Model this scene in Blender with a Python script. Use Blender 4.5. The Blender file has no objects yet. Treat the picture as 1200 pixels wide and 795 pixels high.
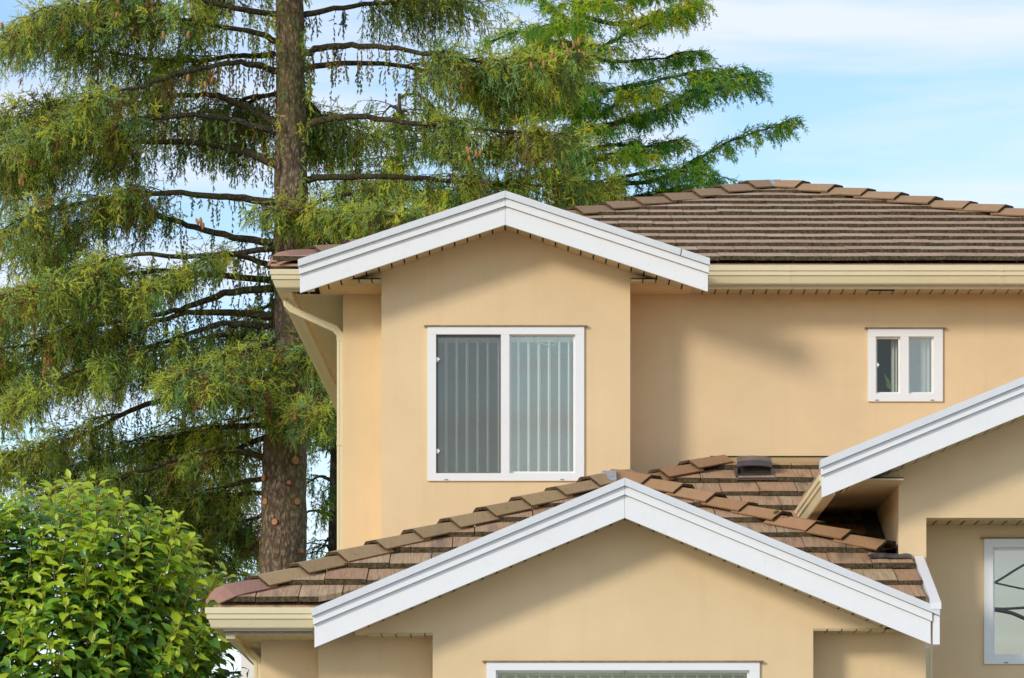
import bpy, math, random
import numpy as np
from mathutils import Vector, Matrix
random.seed(7)
rng = np.random.default_rng(11)
R = math.radians
scene = bpy.context.scene
col = scene.collection

# ------------------------------------------------------------------ camera, light, exposure
EYE = 1.6                      # eye height above the road
F, CX, CY = 4050.0, 600.0, 1075.0   # focal length and principal point in photograph pixels
cam_d = bpy.data.cameras.new("camera"); cam = bpy.data.objects.new("camera", cam_d); col.objects.link(cam)
cam.location = (0, 0, EYE); cam.rotation_euler = (R(90), 0, 0)
cam_d.sensor_width = 36; cam_d.lens = 36 * F / 1200.0
cam_d.shift_y = (CY - 397.5) / 1200.0
cam_d.clip_start = 0.5; cam_d.clip_end = 4000
scene.camera = cam

SUN_AZ, SUN_EL = R(225), R(23)           # azimuth clockwise from +Y (north): behind the camera, to its left
sd = Vector((math.sin(SUN_AZ) * math.cos(SUN_EL), math.cos(SUN_AZ) * math.cos(SUN_EL), math.sin(SUN_EL)))
ld = bpy.data.lights.new("sun", 'SUN'); ld.energy = 1.05; ld.angle = R(10); ld.color = (1.0, 0.92, 0.80)
lo = bpy.data.objects.new("sun", ld); col.objects.link(lo); lo.location = sd * 60
lo.rotation_euler = sd.to_track_quat('Z', 'Y').to_euler()

world = bpy.data.worlds.new("World"); scene.world = world; world.use_nodes = True
wn, wl = world.node_tree.nodes, world.node_tree.links
wn.clear()
w_out = wn.new('ShaderNodeOutputWorld'); w_bg = wn.new('ShaderNodeBackground'); w_bg.inputs[1].default_value = 0.10
sky = wn.new('ShaderNodeTexSky'); sky.sky_type = 'NISHITA'; sky.sun_disc = False
sky.sun_elevation = SUN_EL; sky.sun_rotation = SUN_AZ; sky.air_density = 1.0; sky.dust_density = 0.3; sky.ozone_density = 1.8
w_tc = wn.new('ShaderNodeTexCoord'); w_map = wn.new('ShaderNodeMapping'); w_map.inputs['Scale'].default_value = (3.4, 3.4, 20.0)
w_no = wn.new('ShaderNodeTexNoise'); w_no.inputs['Scale'].default_value = 2.1; w_no.inputs['Detail'].default_value = 6
w_no.inputs['Roughness'].default_value = 0.52; w_no.inputs['Distortion'].default_value = 0.25
w_rp = wn.new('ShaderNodeValToRGB'); w_rp.color_ramp.elements[0].position = 0.40; w_rp.color_ramp.elements[1].position = 0.64
w_rp.color_ramp.elements[0].color = (0.0, 0.0, 0.0, 1); w_rp.color_ramp.elements[1].color = (0.85, 0.85, 0.85, 1)
w_mx = wn.new('ShaderNodeMixRGB'); w_mx.inputs[2].default_value = (4.4, 4.6, 5.4, 1)
wl.new(w_tc.outputs['Generated'], w_map.inputs[0]); wl.new(w_map.outputs[0], w_no.inputs['Vector'])
wl.new(w_no.outputs[0], w_rp.inputs[0]); wl.new(w_rp.outputs[0], w_mx.inputs[0]); wl.new(sky.outputs[0], w_mx.inputs[1])
wl.new(w_mx.outputs[0], w_bg.inputs[0]); wl.new(w_bg.outputs[0], w_out.inputs[0])

scene.view_settings.view_transform = 'Standard'; scene.view_settings.look = 'None'
scene.view_settings.exposure = 1.06; scene.view_settings.gamma = 1.0
scene.cycles.max_bounces = 7; scene.cycles.transparent_max_bounces = 16

# ------------------------------------------------------------------ materials
MATS = {}
def nodes_of(name):
    m = bpy.data.materials.new(name); m.use_nodes = True; MATS[name] = m
    nt = m.node_tree; b = nt.nodes['Principled BSDF']
    return m, nt.nodes, nt.links, b
def set_spec(b, v):
    for k in ('Specular IOR Level', 'Specular'):
        if k in b.inputs: b.inputs[k].default_value = v; return
def noise(n, l, scale, detail=4, rough=0.55, vec=None, mult=None):
    t = n.new('ShaderNodeTexNoise'); t.inputs['Scale'].default_value = scale; t.inputs['Detail'].default_value = detail
    t.inputs['Roughness'].default_value = rough
    if vec is not None:
        if mult is not None:
            mp = n.new('ShaderNodeMapping'); mp.inputs['Scale'].default_value = mult; l.new(vec, mp.inputs[0]); l.new(mp.outputs[0], t.inputs['Vector'])
        else: l.new(vec, t.inputs['Vector'])
    return t.outputs[0]
def ramp(n, l, fac, stops):
    r = n.new('ShaderNodeValToRGB'); cr = r.color_ramp
    while len(cr.elements) < len(stops): cr.elements.new(0.5)
    for e, (p, c) in zip(cr.elements, stops): e.position = p; e.color = (*c, 1)
    l.new(fac, r.inputs[0]); return r.outputs[0]
def mix(n, l, fac, a, b_, mode='MIX'):
    x = n.new('ShaderNodeMixRGB'); x.blend_type = mode
    for i, v in ((0, fac), (1, a), (2, b_)):
        if isinstance(v, (int, float)): x.inputs[i].default_value = v
        elif isinstance(v, tuple): x.inputs[i].default_value = (*v, 1)
        else: l.new(v, x.inputs[i])
    return x.outputs[0]
def bump(n, l, b, h, strength, dist):
    bp = n.new('ShaderNodeBump'); bp.inputs['Strength'].default_value = strength; bp.inputs['Distance'].default_value = dist
    l.new(h, bp.inputs['Height']); l.new(bp.outputs[0], b.inputs['Normal'])
def pos(n): return n.new('ShaderNodeNewGeometry').outputs['Position']
def rand(n): return n.new('ShaderNodeObjectInfo').outputs['Random']

def mat_stucco(name, c):
    m, n, l, b = nodes_of(name); p = pos(n)
    big = noise(n, l, 0.7, 3, 0.5, p); mid = noise(n, l, 5, 5, 0.6, p); fine = noise(n, l, 160, 3, 0.6, p)
    streak = noise(n, l, 1.0, 4, 0.6, p, (9, 9, 0.45))
    lo_, hi = tuple(x * 0.93 for x in c), tuple(min(1, x * 1.05) for x in c)
    a = ramp(n, l, big, [(0.32, lo_), (0.68, hi)])
    a = mix(n, l, 0.09, a, ramp(n, l, mid, [(0.3, tuple(x * .7 for x in c)), (0.7, tuple(min(1, x * 1.15) for x in c))]))
    a = mix(n, l, ramp(n, l, streak, [(0.55, (0, 0, 0)), (0.8, (.16, .16, .16))]), a, (c[0] * .72, c[1] * .66, c[2] * .58))
    spk = noise(n, l, 42, 2, .5, p)
    a = mix(n, l, ramp(n, l, spk, [(0.74, (0, 0, 0)), (0.77, (.35, .35, .35))]), a, tuple(x * .6 for x in c))
    l.new(a, b.inputs['Base Color']); b.inputs['Roughness'].default_value = 0.9; set_spec(b, 0.2)
    bump(n, l, b, fine, 0.45, 0.005)
    return m
def mat_paint(name, c, rough=0.5, dirt=0.35, dirtc=(0.36, 0.33, 0.26)):
    m, n, l, b = nodes_of(name); p = pos(n)
    d = noise(n, l, 9, 6, 0.7, p); s = noise(n, l, 60, 3, 0.7, p); k = noise(n, l, 1.6, 4, 0.6, p, (1, 1, 1.5))
    a = mix(n, l, ramp(n, l, d, [(0.55, (0, 0, 0)), (0.85, (dirt, dirt, dirt))]), c, dirtc)
    a = mix(n, l, ramp(n, l, s, [(0.70, (0, 0, 0)), (0.76, (dirt, dirt, dirt))]), a, (0.15, 0.14, 0.10))
    a = mix(n, l, ramp(n, l, k, [(0.45, (0, 0, 0)), (0.7, (.10, .10, .10))]), a, tuple(x * .75 for x in c))
    l.new(a, b.inputs['Base Color']); b.inputs['Roughness'].default_value = rough; set_spec(b, 0.35)
    bump(n, l, b, d, 0.08, 0.01)
    return m
def mat_tile(name, stops, streaky=0.5, moss=0.25):
    m, n, l, b = nodes_of(name); p = pos(n); rd = rand(n)
    base = ramp(n, l, rd, stops)
    st = noise(n, l, 1.0, 3, 0.6, p, (75, 3, 3)); st2 = noise(n, l, 1.0, 2, 0.5, p, (11, 1.2, 1.2)); bl = noise(n, l, 14, 5, 0.65, p)
    a = mix(n, l, ramp(n, l, st, [(0.33, (streaky,) * 3), (0.52, (0, 0, 0))]), base, (0.12, 0.085, 0.06))
    a = mix(n, l, ramp(n, l, st2, [(0.42, (0, 0, 0)), (0.66, (streaky,) * 3)]), a, (0.44, 0.27, 0.175))
    st3 = noise(n, l, 1.0, 2, 0.5, p, (7.3, .9, .9))
    a = mix(n, l, ramp(n, l, st3, [(0.56, (0, 0, 0)), (0.70, (streaky * .9,) * 3)]), a, (0.13, 0.11, 0.09))
    a = mix(n, l, ramp(n, l, bl, [(0.56, (0, 0, 0)), (0.75, (moss,) * 3)]), a, (0.07, 0.062, 0.022))
    lich = noise(n, l, 46, 2, 0.5, p)
    a = mix(n, l, ramp(n, l, lich, [(0.70, (0, 0, 0)), (0.75, (.35, .35, .35))]), a, (0.42, 0.40, 0.36))
    l.new(a, b.inputs['Base Color']); b.inputs['Roughness'].default_value = 0.88; set_spec(b, 0.2)
    ad = n.new('ShaderNodeMath'); ad.operation = 'ADD'; l.new(st, ad.inputs[0]); l.new(noise(n, l, 120, 2, .5, p), ad.inputs[1])
    bump(n, l, b, ad.outputs[0], 0.35, 0.006)
    return m
def mat_simple(name, c, rough=0.6, var=0.2, scale=20, spec=0.3, metal=0.0, bmp=0.0):
    m, n, l, b = nodes_of(name); p = pos(n)
    nz = noise(n, l, scale, 5, 0.6, p)
    l.new(ramp(n, l, nz, [(0.3, tuple(x * (1 - var) for x in c)), (0.7, tuple(min(1, x * (1 + var)) for x in c))]), b.inputs['Base Color'])
    b.inputs['Roughness'].default_value = rough; b.inputs['Metallic'].default_value = metal; set_spec(b, spec)
    if bmp: bump(n, l, b, nz, bmp, 0.02)
    return m
def mat_glass(name, refl, tint):
    m, n, l, b = nodes_of(name); n.remove(b)
    out = [x for x in n if x.type == 'OUTPUT_MATERIAL'][0]
    tr = n.new('ShaderNodeBsdfTransparent'); tr.inputs[0].default_value = (*tint, 1)
    gl = n.new('ShaderNodeBsdfGlossy'); gl.inputs['Roughness'].default_value = 0.0; gl.inputs[0].default_value = (0.92, 0.84, 0.70, 1)
    mx = n.new('ShaderNodeMixShader'); mx.inputs[0].default_value = refl
    l.new(tr.outputs[0], mx.inputs[1]); l.new(gl.outputs[0], mx.inputs[2]); l.new(mx.outputs[0], out.inputs[0])
    return m
def mat_screen(name):
    m, n, l, b = nodes_of(name)
    out = [x for x in n if x.type == 'OUTPUT_MATERIAL'][0]
    b.inputs['Base Color'].default_value = (0.06, 0.06, 0.06, 1); b.inputs['Roughness'].default_value = 0.8
    tr = n.new('ShaderNodeBsdfTransparent'); mx = n.new('ShaderNodeMixShader'); mx.inputs[0].default_value = 0.36
    l.new(tr.outputs[0], mx.inputs[1]); l.new(b.outputs[0], mx.inputs[2]); l.new(mx.outputs[0], out.inputs[0])
    return m
def mat_foliage(name, attr=True, c=(0.06, 0.1, 0.02), trans=0.35, rough=0.55, spec=0.3, gloss_var=0.0, vein=False):
    m, n, l, b = nodes_of(name)
    out = [x for x in n if x.type == 'OUTPUT_MATERIAL'][0]
    if attr:
        at_ = n.new('ShaderNodeAttribute'); at_.attribute_name = 'Col'; colr = at_.outputs['Color']
    else:
        nz = noise(n, l, 6, 3, .5, pos(n))
        colr = ramp(n, l, nz, [(0.3, tuple(x * .72 for x in c)), (0.7, tuple(x * 1.3 for x in c))])
        ri = n.new('ShaderNodeNewGeometry').outputs['Random Per Island']
        colr = mix(n, l, 0.5, colr, ramp(n, l, ri, [(0, tuple(x * .6 for x in c)), (1, (c[0] * 1.5, c[1] * 1.35, c[2] * 1.1))]))
    l.new(colr, b.inputs['Base Color']); b.inputs['Roughness'].default_value = rough; set_spec(b, spec)
    ts = n.new('ShaderNodeBsdfTranslucent'); l.new(mix(n, l, 1.0, colr, (1.5, 1.35, 0.7), 'MULTIPLY'), ts.inputs[0])
    mx = n.new('ShaderNodeMixShader'); mx.inputs[0].default_value = trans
    l.new(b.outputs[0], mx.inputs[1]); l.new(ts.outputs[0], mx.inputs[2]); l.new(mx.outputs[0], out.inputs[0])
    return m
def mat_bark(name, c1, c2, moss=0.3, sc=9):
    m, n, l, b = nodes_of(name); p = pos(n)
    v = n.new('ShaderNodeTexVoronoi'); v.inputs['Scale'].default_value = sc * 2.2
    mp = n.new('ShaderNodeMapping'); mp.inputs['Scale'].default_value = (1, 1, 0.55)
    nz0 = n.new('ShaderNodeTexNoise'); nz0.inputs['Scale'].default_value = 14
    l.new(p, mp.inputs[0]); l.new(mix(n, l, 0.12, mp.outputs[0], nz0.outputs[1], 'ADD'), v.inputs['Vector'])
    nz = noise(n, l, sc * 2.6, 8, 0.75, p); big = noise(n, l, 1.5, 3, .5, p)
    a = ramp(n, l, nz, [(0.36, c1), (0.5, tuple((x + y) / 2 for x, y in zip(c1, c2))), (0.62, c2)])
    a = mix(n, l, ramp(n, l, v.outputs['Distance'], [(0.25, (0, 0, 0)), (0.6, (.75, .75, .75))]), a, tuple(x * .35 for x in c1))
    a = mix(n, l, ramp(n, l, big, [(0.45, (0, 0, 0)), (0.65, (moss,) * 3)]), a, (0.20, 0.17, 0.05))
    l.new(a, b.inputs['Base Color']); b.inputs['Roughness'].default_value = 0.95; set_spec(b, 0.15)
    ad = n.new('ShaderNodeMath'); ad.operation = 'SUBTRACT'; l.new(nz, ad.inputs[0]); l.new(v.outputs['Distance'], ad.inputs[1])
    bump(n, l, b, ad.outputs[0], 0.9, 0.04)
    return m

STUCCO = mat_stucco('stucco', (0.79, 0.59, 0.345))
WHITE = mat_paint('white_paint', (0.83, 0.825, 0.81), 0.45, 0.17)
CAPW = mat_paint('white_metal_cap', (0.70, 0.71, 0.71), 0.35, 0.25)
CREAM = mat_paint('cream_metal', (0.74, 0.64, 0.40), 0.42, 0.18, (0.35, 0.27, 0.15))
CREAMW = mat_paint('pale_fascia_paint', (0.70, 0.66, 0.55), 0.5, 0.25)
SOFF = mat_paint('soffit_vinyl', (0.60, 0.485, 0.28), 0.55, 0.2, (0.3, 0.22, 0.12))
DARK = mat_simple('dark_gap', (0.03, 0.024, 0.018), 0.9, 0.3)
TILE_U = mat_tile('upper_roof_tile', [(0, (0.424, 0.277, 0.180)), (.35, (0.534, 0.359, 0.242)), (.7, (0.456, 0.323, 0.215)), (1, (0.560, 0.426, 0.298))], 0.2, 0.3)
TILE_L = mat_tile('lower_roof_tile', [(0, (0.419, 0.237, 0.131)), (.35, (0.560, 0.341, 0.188)), (.7, (0.486, 0.314, 0.181)), (1, (0.560, 0.409, 0.233))], 0.62, 0.18)
CAP_O = mat_tile('olive_ridge_tile', [(0, (0.361, 0.246, 0.121)), (.5, (0.444, 0.300, 0.151)), (1, (0.397, 0.269, 0.142))], 0.12, 0.35)
CAP_T = mat_tile('tan_ridge_tile', [(0, (0.343, 0.188, 0.090)), (.5, (0.396, 0.233, 0.120)), (1, (0.422, 0.214, 0.114))], 0.12, 0.12)
CAP_U = mat_tile('brown_ridge_tile', [(0, (0.334, 0.211, 0.117)), (.5, (0.381, 0.242, 0.137)), (1, (0.357, 0.234, 0.130))], 0.10, 0.2)
CAP_P = mat_tile('pink_ridge_tile', [(0, (0.356, 0.195, 0.144)), (1, (0.383, 0.208, 0.150))], 0.08, 0.08)
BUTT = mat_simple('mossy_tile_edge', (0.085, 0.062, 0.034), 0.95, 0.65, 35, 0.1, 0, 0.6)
LEAD = mat_simple('silver_flashing', (0.42, 0.44, 0.47), 0.4, 0.25, 30, 0.5, 0.4)
LEADD = mat_simple('dark_flashing', (0.085, 0.085, 0.085), 0.5, 0.4, 18, 0.4, 0.2)
OCHRE = mat_paint('ochre_flashing', (0.42, 0.30, 0.12), 0.55, 0.4)
VENT = mat_simple('vent_plastic', (0.075, 0.06, 0.058), 0.45, 0.25, 12, 0.4)
VENTT = mat_simple('pale_vent_top', (0.19, 0.145, 0.115), 0.6, 0.25, 12, 0.3)  # paler brown than the vent body
VINYL = mat_paint('window_vinyl', (0.83, 0.83, 0.81), 0.35, 0.08)
BRASS = mat_simple('drip_strip', (0.26, 0.18, 0.10), 0.6, 0.3, 20)
GLASS = mat_glass('window_glass', 0.21, (0.92, 0.94, 0.92)); GLASSW = mat_glass('shaded_glass', 0.10, (0.72, 0.76, 0.70)); GLASSD = mat_glass('clear_glass', 0.04, (0.9, 0.92, 0.9))
GLASSR = mat_glass('reflecting_glass', 0.42, (0.5, 0.53, 0.52))
SCREEN = mat_screen('insect_screen')
SLAT = mat_simple('blind_slat', (0.88, 0.87, 0.80), 0.6, 0.04, 3)
ROOM = mat_simple('room_lining', (0.20, 0.20, 0.195), 0.9, 0.1, 2)
CURT = mat_simple('curtain_cloth', (0.72, 0.70, 0.66), 0.8, 0.08, 30)
LEAFY = mat_foliage('young_lit_leaf', False, (0.438, 0.583, 0.046), 0.36, 0.38, 0.45)
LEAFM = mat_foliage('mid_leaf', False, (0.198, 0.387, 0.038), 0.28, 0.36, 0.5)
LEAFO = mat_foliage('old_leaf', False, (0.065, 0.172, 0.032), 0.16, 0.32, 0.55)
SHOOT = mat_simple('yellow_shoot', (0.30, 0.24, 0.05), 0.6, 0.2)
TWIGB = mat_simple('brown_twig', (0.11, 0.08, 0.05), 0.9, 0.3)
NEEDLE = mat_foliage('conifer_needles', True, trans=0.38, rough=0.6, spec=0.2)
BARK = mat_bark('spruce_bark', (0.19, 0.115, 0.078), (0.50, 0.38, 0.28), 0.5)
BARK2 = mat_bark('cedar_bark', (0.10, 0.075, 0.055), (0.24, 0.20, 0.155), 0.2, 7)
LIMB = mat_bark('limb_bark', (0.10, 0.078, 0.05), (0.27, 0.215, 0.14), 0.55, 12)
CONE = mat_simple('cone_scales', (0.42, 0.20, 0.085), 0.8, 0.35, 60, 0.2, 0, 0.5)
CUTW = mat_simple('cut_wood', (0.50, 0.22, 0.10), 0.85, 0.25, 40)
LAWN = mat_simple('lawn_grass', (0.06, 0.10, 0.025), 0.95, 0.4, 3)
NWHITE = mat_paint('neighbour_white', (0.78, 0.78, 0.76), 0.7, 0.1)
CABLE = mat_simple('cable_rubber', (0.30, 0.30, 0.30), 0.6, 0.2)

# ------------------------------------------------------------------ helpers
def at(px, py, Y): return Vector(((px - CX) * Y / F, Y, EYE + (CY - py) * Y / F))
def X_(px, Y): return (px - CX) * Y / F
def Z_(py, Y): return EYE + (CY - py) * Y / F
def px_of(v): return (CX + v[0] * F / v[1], CY - (v[2] - EYE) * F / v[1])
WLOC = {}
class MB:
    def __init__(s): s.v = []; s.f = []; s.mi = []
    def quad(s, pts, mi=0):
        k = len(s.v); s.v += [Vector(p) for p in pts]; s.f.append(tuple(range(k, k + len(pts)))); s.mi.append(mi)
    def box(s, x0, x1, y0, y1, z0, z1, mi=0):
        k = len(s.v)
        s.v += [Vector(p) for p in ((x0, y0, z0), (x1, y0, z0), (x1, y1, z0), (x0, y1, z0), (x0, y0, z1), (x1, y0, z1), (x1, y1, z1), (x0, y1, z1))]
        for q in ((0, 3, 2, 1), (4, 5, 6, 7), (0, 1, 5, 4), (1, 2, 6, 5), (2, 3, 7, 6), (3, 0, 4, 7)):
            s.f.append(tuple(k + i for i in q)); s.mi.append(mi)
    def loft(s, secs, mi=0, closed=True, caps=True, capmi=None):
        k = len(s.v); n = len(secs[0])
        for sec in secs: s.v += [Vector(p) for p in sec]
        for i in range(len(secs) - 1):
            for j in range(n if closed else n - 1):
                a = k + i * n + j; b = k + i * n + (j + 1) % n
                s.f.append((a, b, b + n, a + n)); s.mi.append(mi)
        if caps:
            cm = mi if capmi is None else capmi
            s.f.append(tuple(k + j for j in range(n))[::-1]); s.mi.append(cm)
            s.f.append(tuple(k + (len(secs) - 1) * n + j for j in range(n))); s.mi.append(mi)
    def prism(s, poly_xz, y0, y1, mi=0):
        s.loft([[(x, y0, z) for x, z in poly_xz], [(x, y1, z) for x, z in poly_xz]], mi)
    def tube(s, pts, rads, sides=8, mi=0):
        secs = []; up = Vector((0.13, 0.31, 0.94))
        for i, p in enumerate(pts):
            d = (pts[min(i + 1, len(pts) - 1)] - pts[max(i - 1, 0)]).normalized()
            a = d.cross(up)
            if a.length < 1e-3: a = d.cross(Vector((1, 0, 0)))
            a.normalize(); b = d.cross(a)
            secs.append([p + (a * math.cos(t) + b * math.sin(t)) * rads[i] for t in (2 * math.pi * k / sides for k in range(sides))])
        s.loft(secs, mi)
    def build(s, name, mats, parent=None, smooth=False, fix=True):
        me = bpy.data.meshes.new(name)
        xs = [p.x for p in s.v]; ys = [p.y for p in s.v]; zs = [p.z for p in s.v]
        c = Vector(((min(xs) + max(xs)) / 2, (min(ys) + max(ys)) / 2, min(zs)))
        me.from_pydata([tuple(p - c) for p in s.v], [], s.f)
        mats = mats if isinstance(mats, (list, tuple)) else [mats]
        for m in mats: me.materials.append(m)
        for p, i in zip(me.polygons, s.mi): p.material_index = i; p.use_smooth = smooth
        if fix:
            import bmesh
            bm = bmesh.new(); bm.from_mesh(me); bmesh.ops.recalc_face_normals(bm, faces=bm.faces); bm.to_mesh(me); bm.free()
        return link(name, me, c, parent)
def link(name, data, loc, parent=None):
    o = bpy.data.objects.new(name, data); col.objects.link(o)
    WLOC[o.name] = Vector(loc)
    if parent is not None: o.parent = parent; o.location = Vector(loc) - WLOC[parent.name]
    else: o.location = loc
    return o
def thing(name, label, cat, loc, group=None):
    o = link(name, None, loc); o['label'] = label; o['category'] = cat
    if group: o['group'] = group
    return o
def clip_poly(poly, region):
    out = list(poly)
    for i in range(len(region)):
        ax, ay = region[i]; bx, by = region[(i + 1) % len(region)]
        def side(p): return (bx - ax) * (p[1] - ay) - (by - ay) * (p[0] - ax)
        res = []
        for j in range(len(out)):
            p, q = out[j], out[(j + 1) % len(out)]; sp, sq = side(p), side(q)
            if sp >= 0: res.append(p)
            if (sp >= 0) != (sq >= 0):
                t = sp / (sp - sq); res.append((p[0] + (q[0] - p[0]) * t, p[1] + (q[1] - p[1]) * t))
        out = res
        if len(out) < 3: return []
    return out
def area(p): return 0.5 * sum(p[i][0] * p[(i + 1) % len(p)][1] - p[(i + 1) % len(p)][0] * p[i][1] for i in range(len(p)))
def wall_panel(mb, poly, holes, Y, th=0.18, mi=0):
    """front face at Y facing the road, convex outline in (x, z), rectangular holes (x0,x1,z0,z1)"""
    if area(poly) < 0: poly = poly[::-1]
    xs = sorted({p[0] for p in poly} | {h[0] for h in holes} | {h[1] for h in holes})
    zs = sorted({p[1] for p in poly} | {h[2] for h in holes} | {h[3] for h in holes})
    if not holes:
        mb.prism(poly, Y, Y + th, mi); return
    for a, b in zip(xs, xs[1:]):
        for c, d in zip(zs, zs[1:]):
            if any(h[0] - 1e-6 <= a and b <= h[1] + 1e-6 and h[2] - 1e-6 <= c and d <= h[3] + 1e-6 for h in holes): continue
            q = clip_poly([(a, c), (b, c), (b, d), (a, d)], poly)
            if q: mb.quad([(x, Y, z) for x, z in q], mi)
    for i in range(len(poly)):
        p, q = poly[i], poly[(i + 1) % len(poly)]
        mb.quad([(p[0], Y, p[1]), (p[0], Y + th, p[1]), (q[0], Y + th, q[1]), (q[0], Y, q[1])], mi)
    for x0, x1, z0, z1 in holes:
        for p, q in (((x0, z0), (x1, z0)), ((x1, z0), (x1, z1)), ((x1, z1), (x0, z1)), ((x0, z1), (x0, z0))):
            mb.quad([(p[0], Y, p[1]), (q[0], Y, q[1]), (q[0], Y + th, q[1]), (p[0], Y + th, p[1])], mi)

# ------------------------------------------------------------------ ground
GZ = 1.05           # ground level at the house; the yard rises from the road to it
g = MB()
prof = [(-1500, -1.0), (-60, -0.2), (-8, -.03), (3, 0.0), (9, 0.05), (22, 0.9), (26, GZ), (60, GZ), (200, 0.6), (3000, 0.0)]
xsg = [-2500, -200, -40, -12, 0, 12, 40, 200, 2500]
for (ya, za), (yb, zb) in zip(prof, prof[1:]):
    for xa, xb in zip(xsg, xsg[1:]): g.quad([(xa, ya, za), (xb, ya, za), (xb, yb, zb), (xa, yb, zb)])
gro = g.build('ground', LAWN); gro['kind'] = 'structure'
g = MB()
for (ya, za), (yb, zb) in zip(prof[4:6], prof[5:7]): g.quad([(-14, ya, za + .006), (16, ya, za + .006), (16, yb, zb + .006), (-14, yb, zb + .006)])
CONC = mat_simple('concrete', (0.42, 0.40, 0.37), 0.9, 0.15, 3, 0.2, 0, 0.2)
dr = g.build('bounce_driveway', CONC); dr['kind'] = 'structure'  # unseen concrete, added to bounce fill light onto the walls
g = MB()
for (ya, za), (yb, zb) in ((( -8, -.03), (3, .0)), ((3, 0.0), (8.9, .05))): g.quad([(-120, ya, za + .006), (120, ya, za + .006), (120, yb, zb + .006), (-120, yb, zb + .006)])
dr = g.build('road', mat_simple('pale_asphalt', (0.26, 0.25, 0.24), 0.95, 0.2, 4, 0.2, 0, 0.2)); dr['kind'] = 'structure'  # unseen road, added wide and pale as bounce fill for the house

# ------------------------------------------------------------------ house
HOUSE = thing('house', 'tan stucco two-storey house with white gable fascias and brown tiled roofs', 'house', (0.6, 31, GZ))
YB, YW, YG0 = 30.85, 31.40, 30.40          # upper bay wall, main wall, upper gable fascia
LG, LW0, LW1, LW2 = 26.85, 27.25, 27.55, 27.72   # lower gable fascia, gable wall, recess walls, corner wall
WGF, WWALL, WREC = 27.50, 27.96, 28.50     # wing fascia, wing gable wall, wing recess wall
SOF_U = EYE + 5.66

def hole(px0, px1, py0, py1, Y): return (X_(px0, Y), X_(px1, Y), Z_(py1, Y), Z_(py0, Y))
# main upper wall
mb = MB()
xl = X_(402, YW)
wall_panel(mb, [(xl, GZ), (7.0, GZ), (7.0, SOF_U), (xl, SOF_U)], [hole(1019.5, 1102, 388.5, 469, YW), hole(506, 680, 390, 560, YW)], YW, 0.2)
mb.box(xl, xl + .2, YW + .2, 42.9, GZ, SOF_U)           # left side wall
mb.box(xl + .2, 7.0, 42.7, 42.9, GZ, SOF_U); mb.box(6.8, 7.0, YW + .2, 42.7, GZ, SOF_U)
mb.build('main_wall', STUCCO, HOUSE)
# upper bay and its gable
mb = MB()
apx, apz = X_(592, YB), Z_(270, YB)
def gz(px, ypx, sl, Y, ax): return Z_(ypx + sl * abs(px - ax), Y)
bz = SOF_U - 0.004
lx_, rx_ = X_(372, YB), X_(812, YB)
wall_panel(mb, [(lx_, bz), (rx_, bz), (rx_, gz(812, 270, .34, YB, 592) if gz(812, 270, .34, YB, 592) > bz else bz + .002), (apx, apz), (lx_, max(gz(372, 270, .34, YB, 592), bz + .002))], [], YB, YW - YB - .004)
wall_panel(mb, [(X_(447, YB), EYE + 2.6), (X_(738.5, YB), EYE + 2.6), (X_(738.5, YB), bz), (X_(447, YB), bz)], [hole(503, 682, 386, 562, YB)], YB, .16)
for pxe, dx in ((447, .16), (738.5, -.16)):
    xa = X_(pxe, YB); mb.box(min(xa, xa + dx), max(xa, xa + dx), YB + .162, YW - .004, EYE + 2.6, bz)
mb.build('bay_wall', STUCCO, HOUSE)
# lower gable wall with bay
mb = MB()
ax2, az2 = X_(732, LW0), Z_(610, LW0)
zl, zr = Z_(742, LW0), Z_(737, LW0)
pl = [(X_(507, LW0), zl), (ax2, zl), (ax2, az2), (X_(507, LW0), gz(507, 610, .4167, LW0, 732))]
xbl = 732 - (742 - 610) / .4167 + .5; xbr = 732 + (737 - 610) / .4167 - .5
wall_panel(mb, [(X_(xbl, LW0), zl), (ax2, zl), (ax2, az2)], [], LW0, .28)
wall_panel(mb, [(ax2, zr), (X_(xbr, LW0), zr), (ax2, az2)], [], LW0, .28)
lwh = (X_(573, LW0), X_(887, LW0), Z_(962, LW0), Z_(779, LW0))
wall_panel(mb, [(X_(507, LW0), GZ), (ax2, GZ), (ax2, zl), (X_(507, LW0), zl)], [(lwh[0], ax2, lwh[2], lwh[3])], LW0, .28)
wall_panel(mb, [(ax2, GZ), (X_(953, LW0), GZ), (X_(953, LW0), zr), (ax2, zr)], [(ax2, lwh[1], lwh[2], lwh[3])], LW0, .28)
mb.build('gable_wall', STUCCO, HOUSE)
# lower recess walls, corner wall, side walls
mb = MB()
wall_panel(mb, [(X_(373, LW1), GZ), (X_(512, LW1), GZ), (X_(512, LW1), zl + .1), (X_(373, LW1), zl + .1)], [], LW1, .15)
mb.build('recess_wall', STUCCO, HOUSE); mb = MB()
wall_panel(mb, [(X_(948, LW1), GZ), (X_(1085, LW1), GZ), (X_(1085, LW1), zr + .1), (X_(948, LW1), zr + .1)], [], LW1, .15)
mb.build('recess_wall', STUCCO, HOUSE)
mb = MB(); SOF_L = EYE + 2.213
xcl = X_(306, LW2)
mb.box(xcl, X_(385, LW2), LW2, LW2 + .15, GZ, SOF_L + .05); mb.box(xcl, xcl + .15, LW2 + .15, YW, GZ, SOF_L + .05)
mb.build('corner_wall', STUCCO, HOUSE); mb = MB()
mb.box(X_(1085, LW1) - .15, X_(1085, LW1), LW1 + .152, YW, GZ, EYE + 2.3)
mb.build('side_wall', STUCCO, HOUSE)
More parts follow.
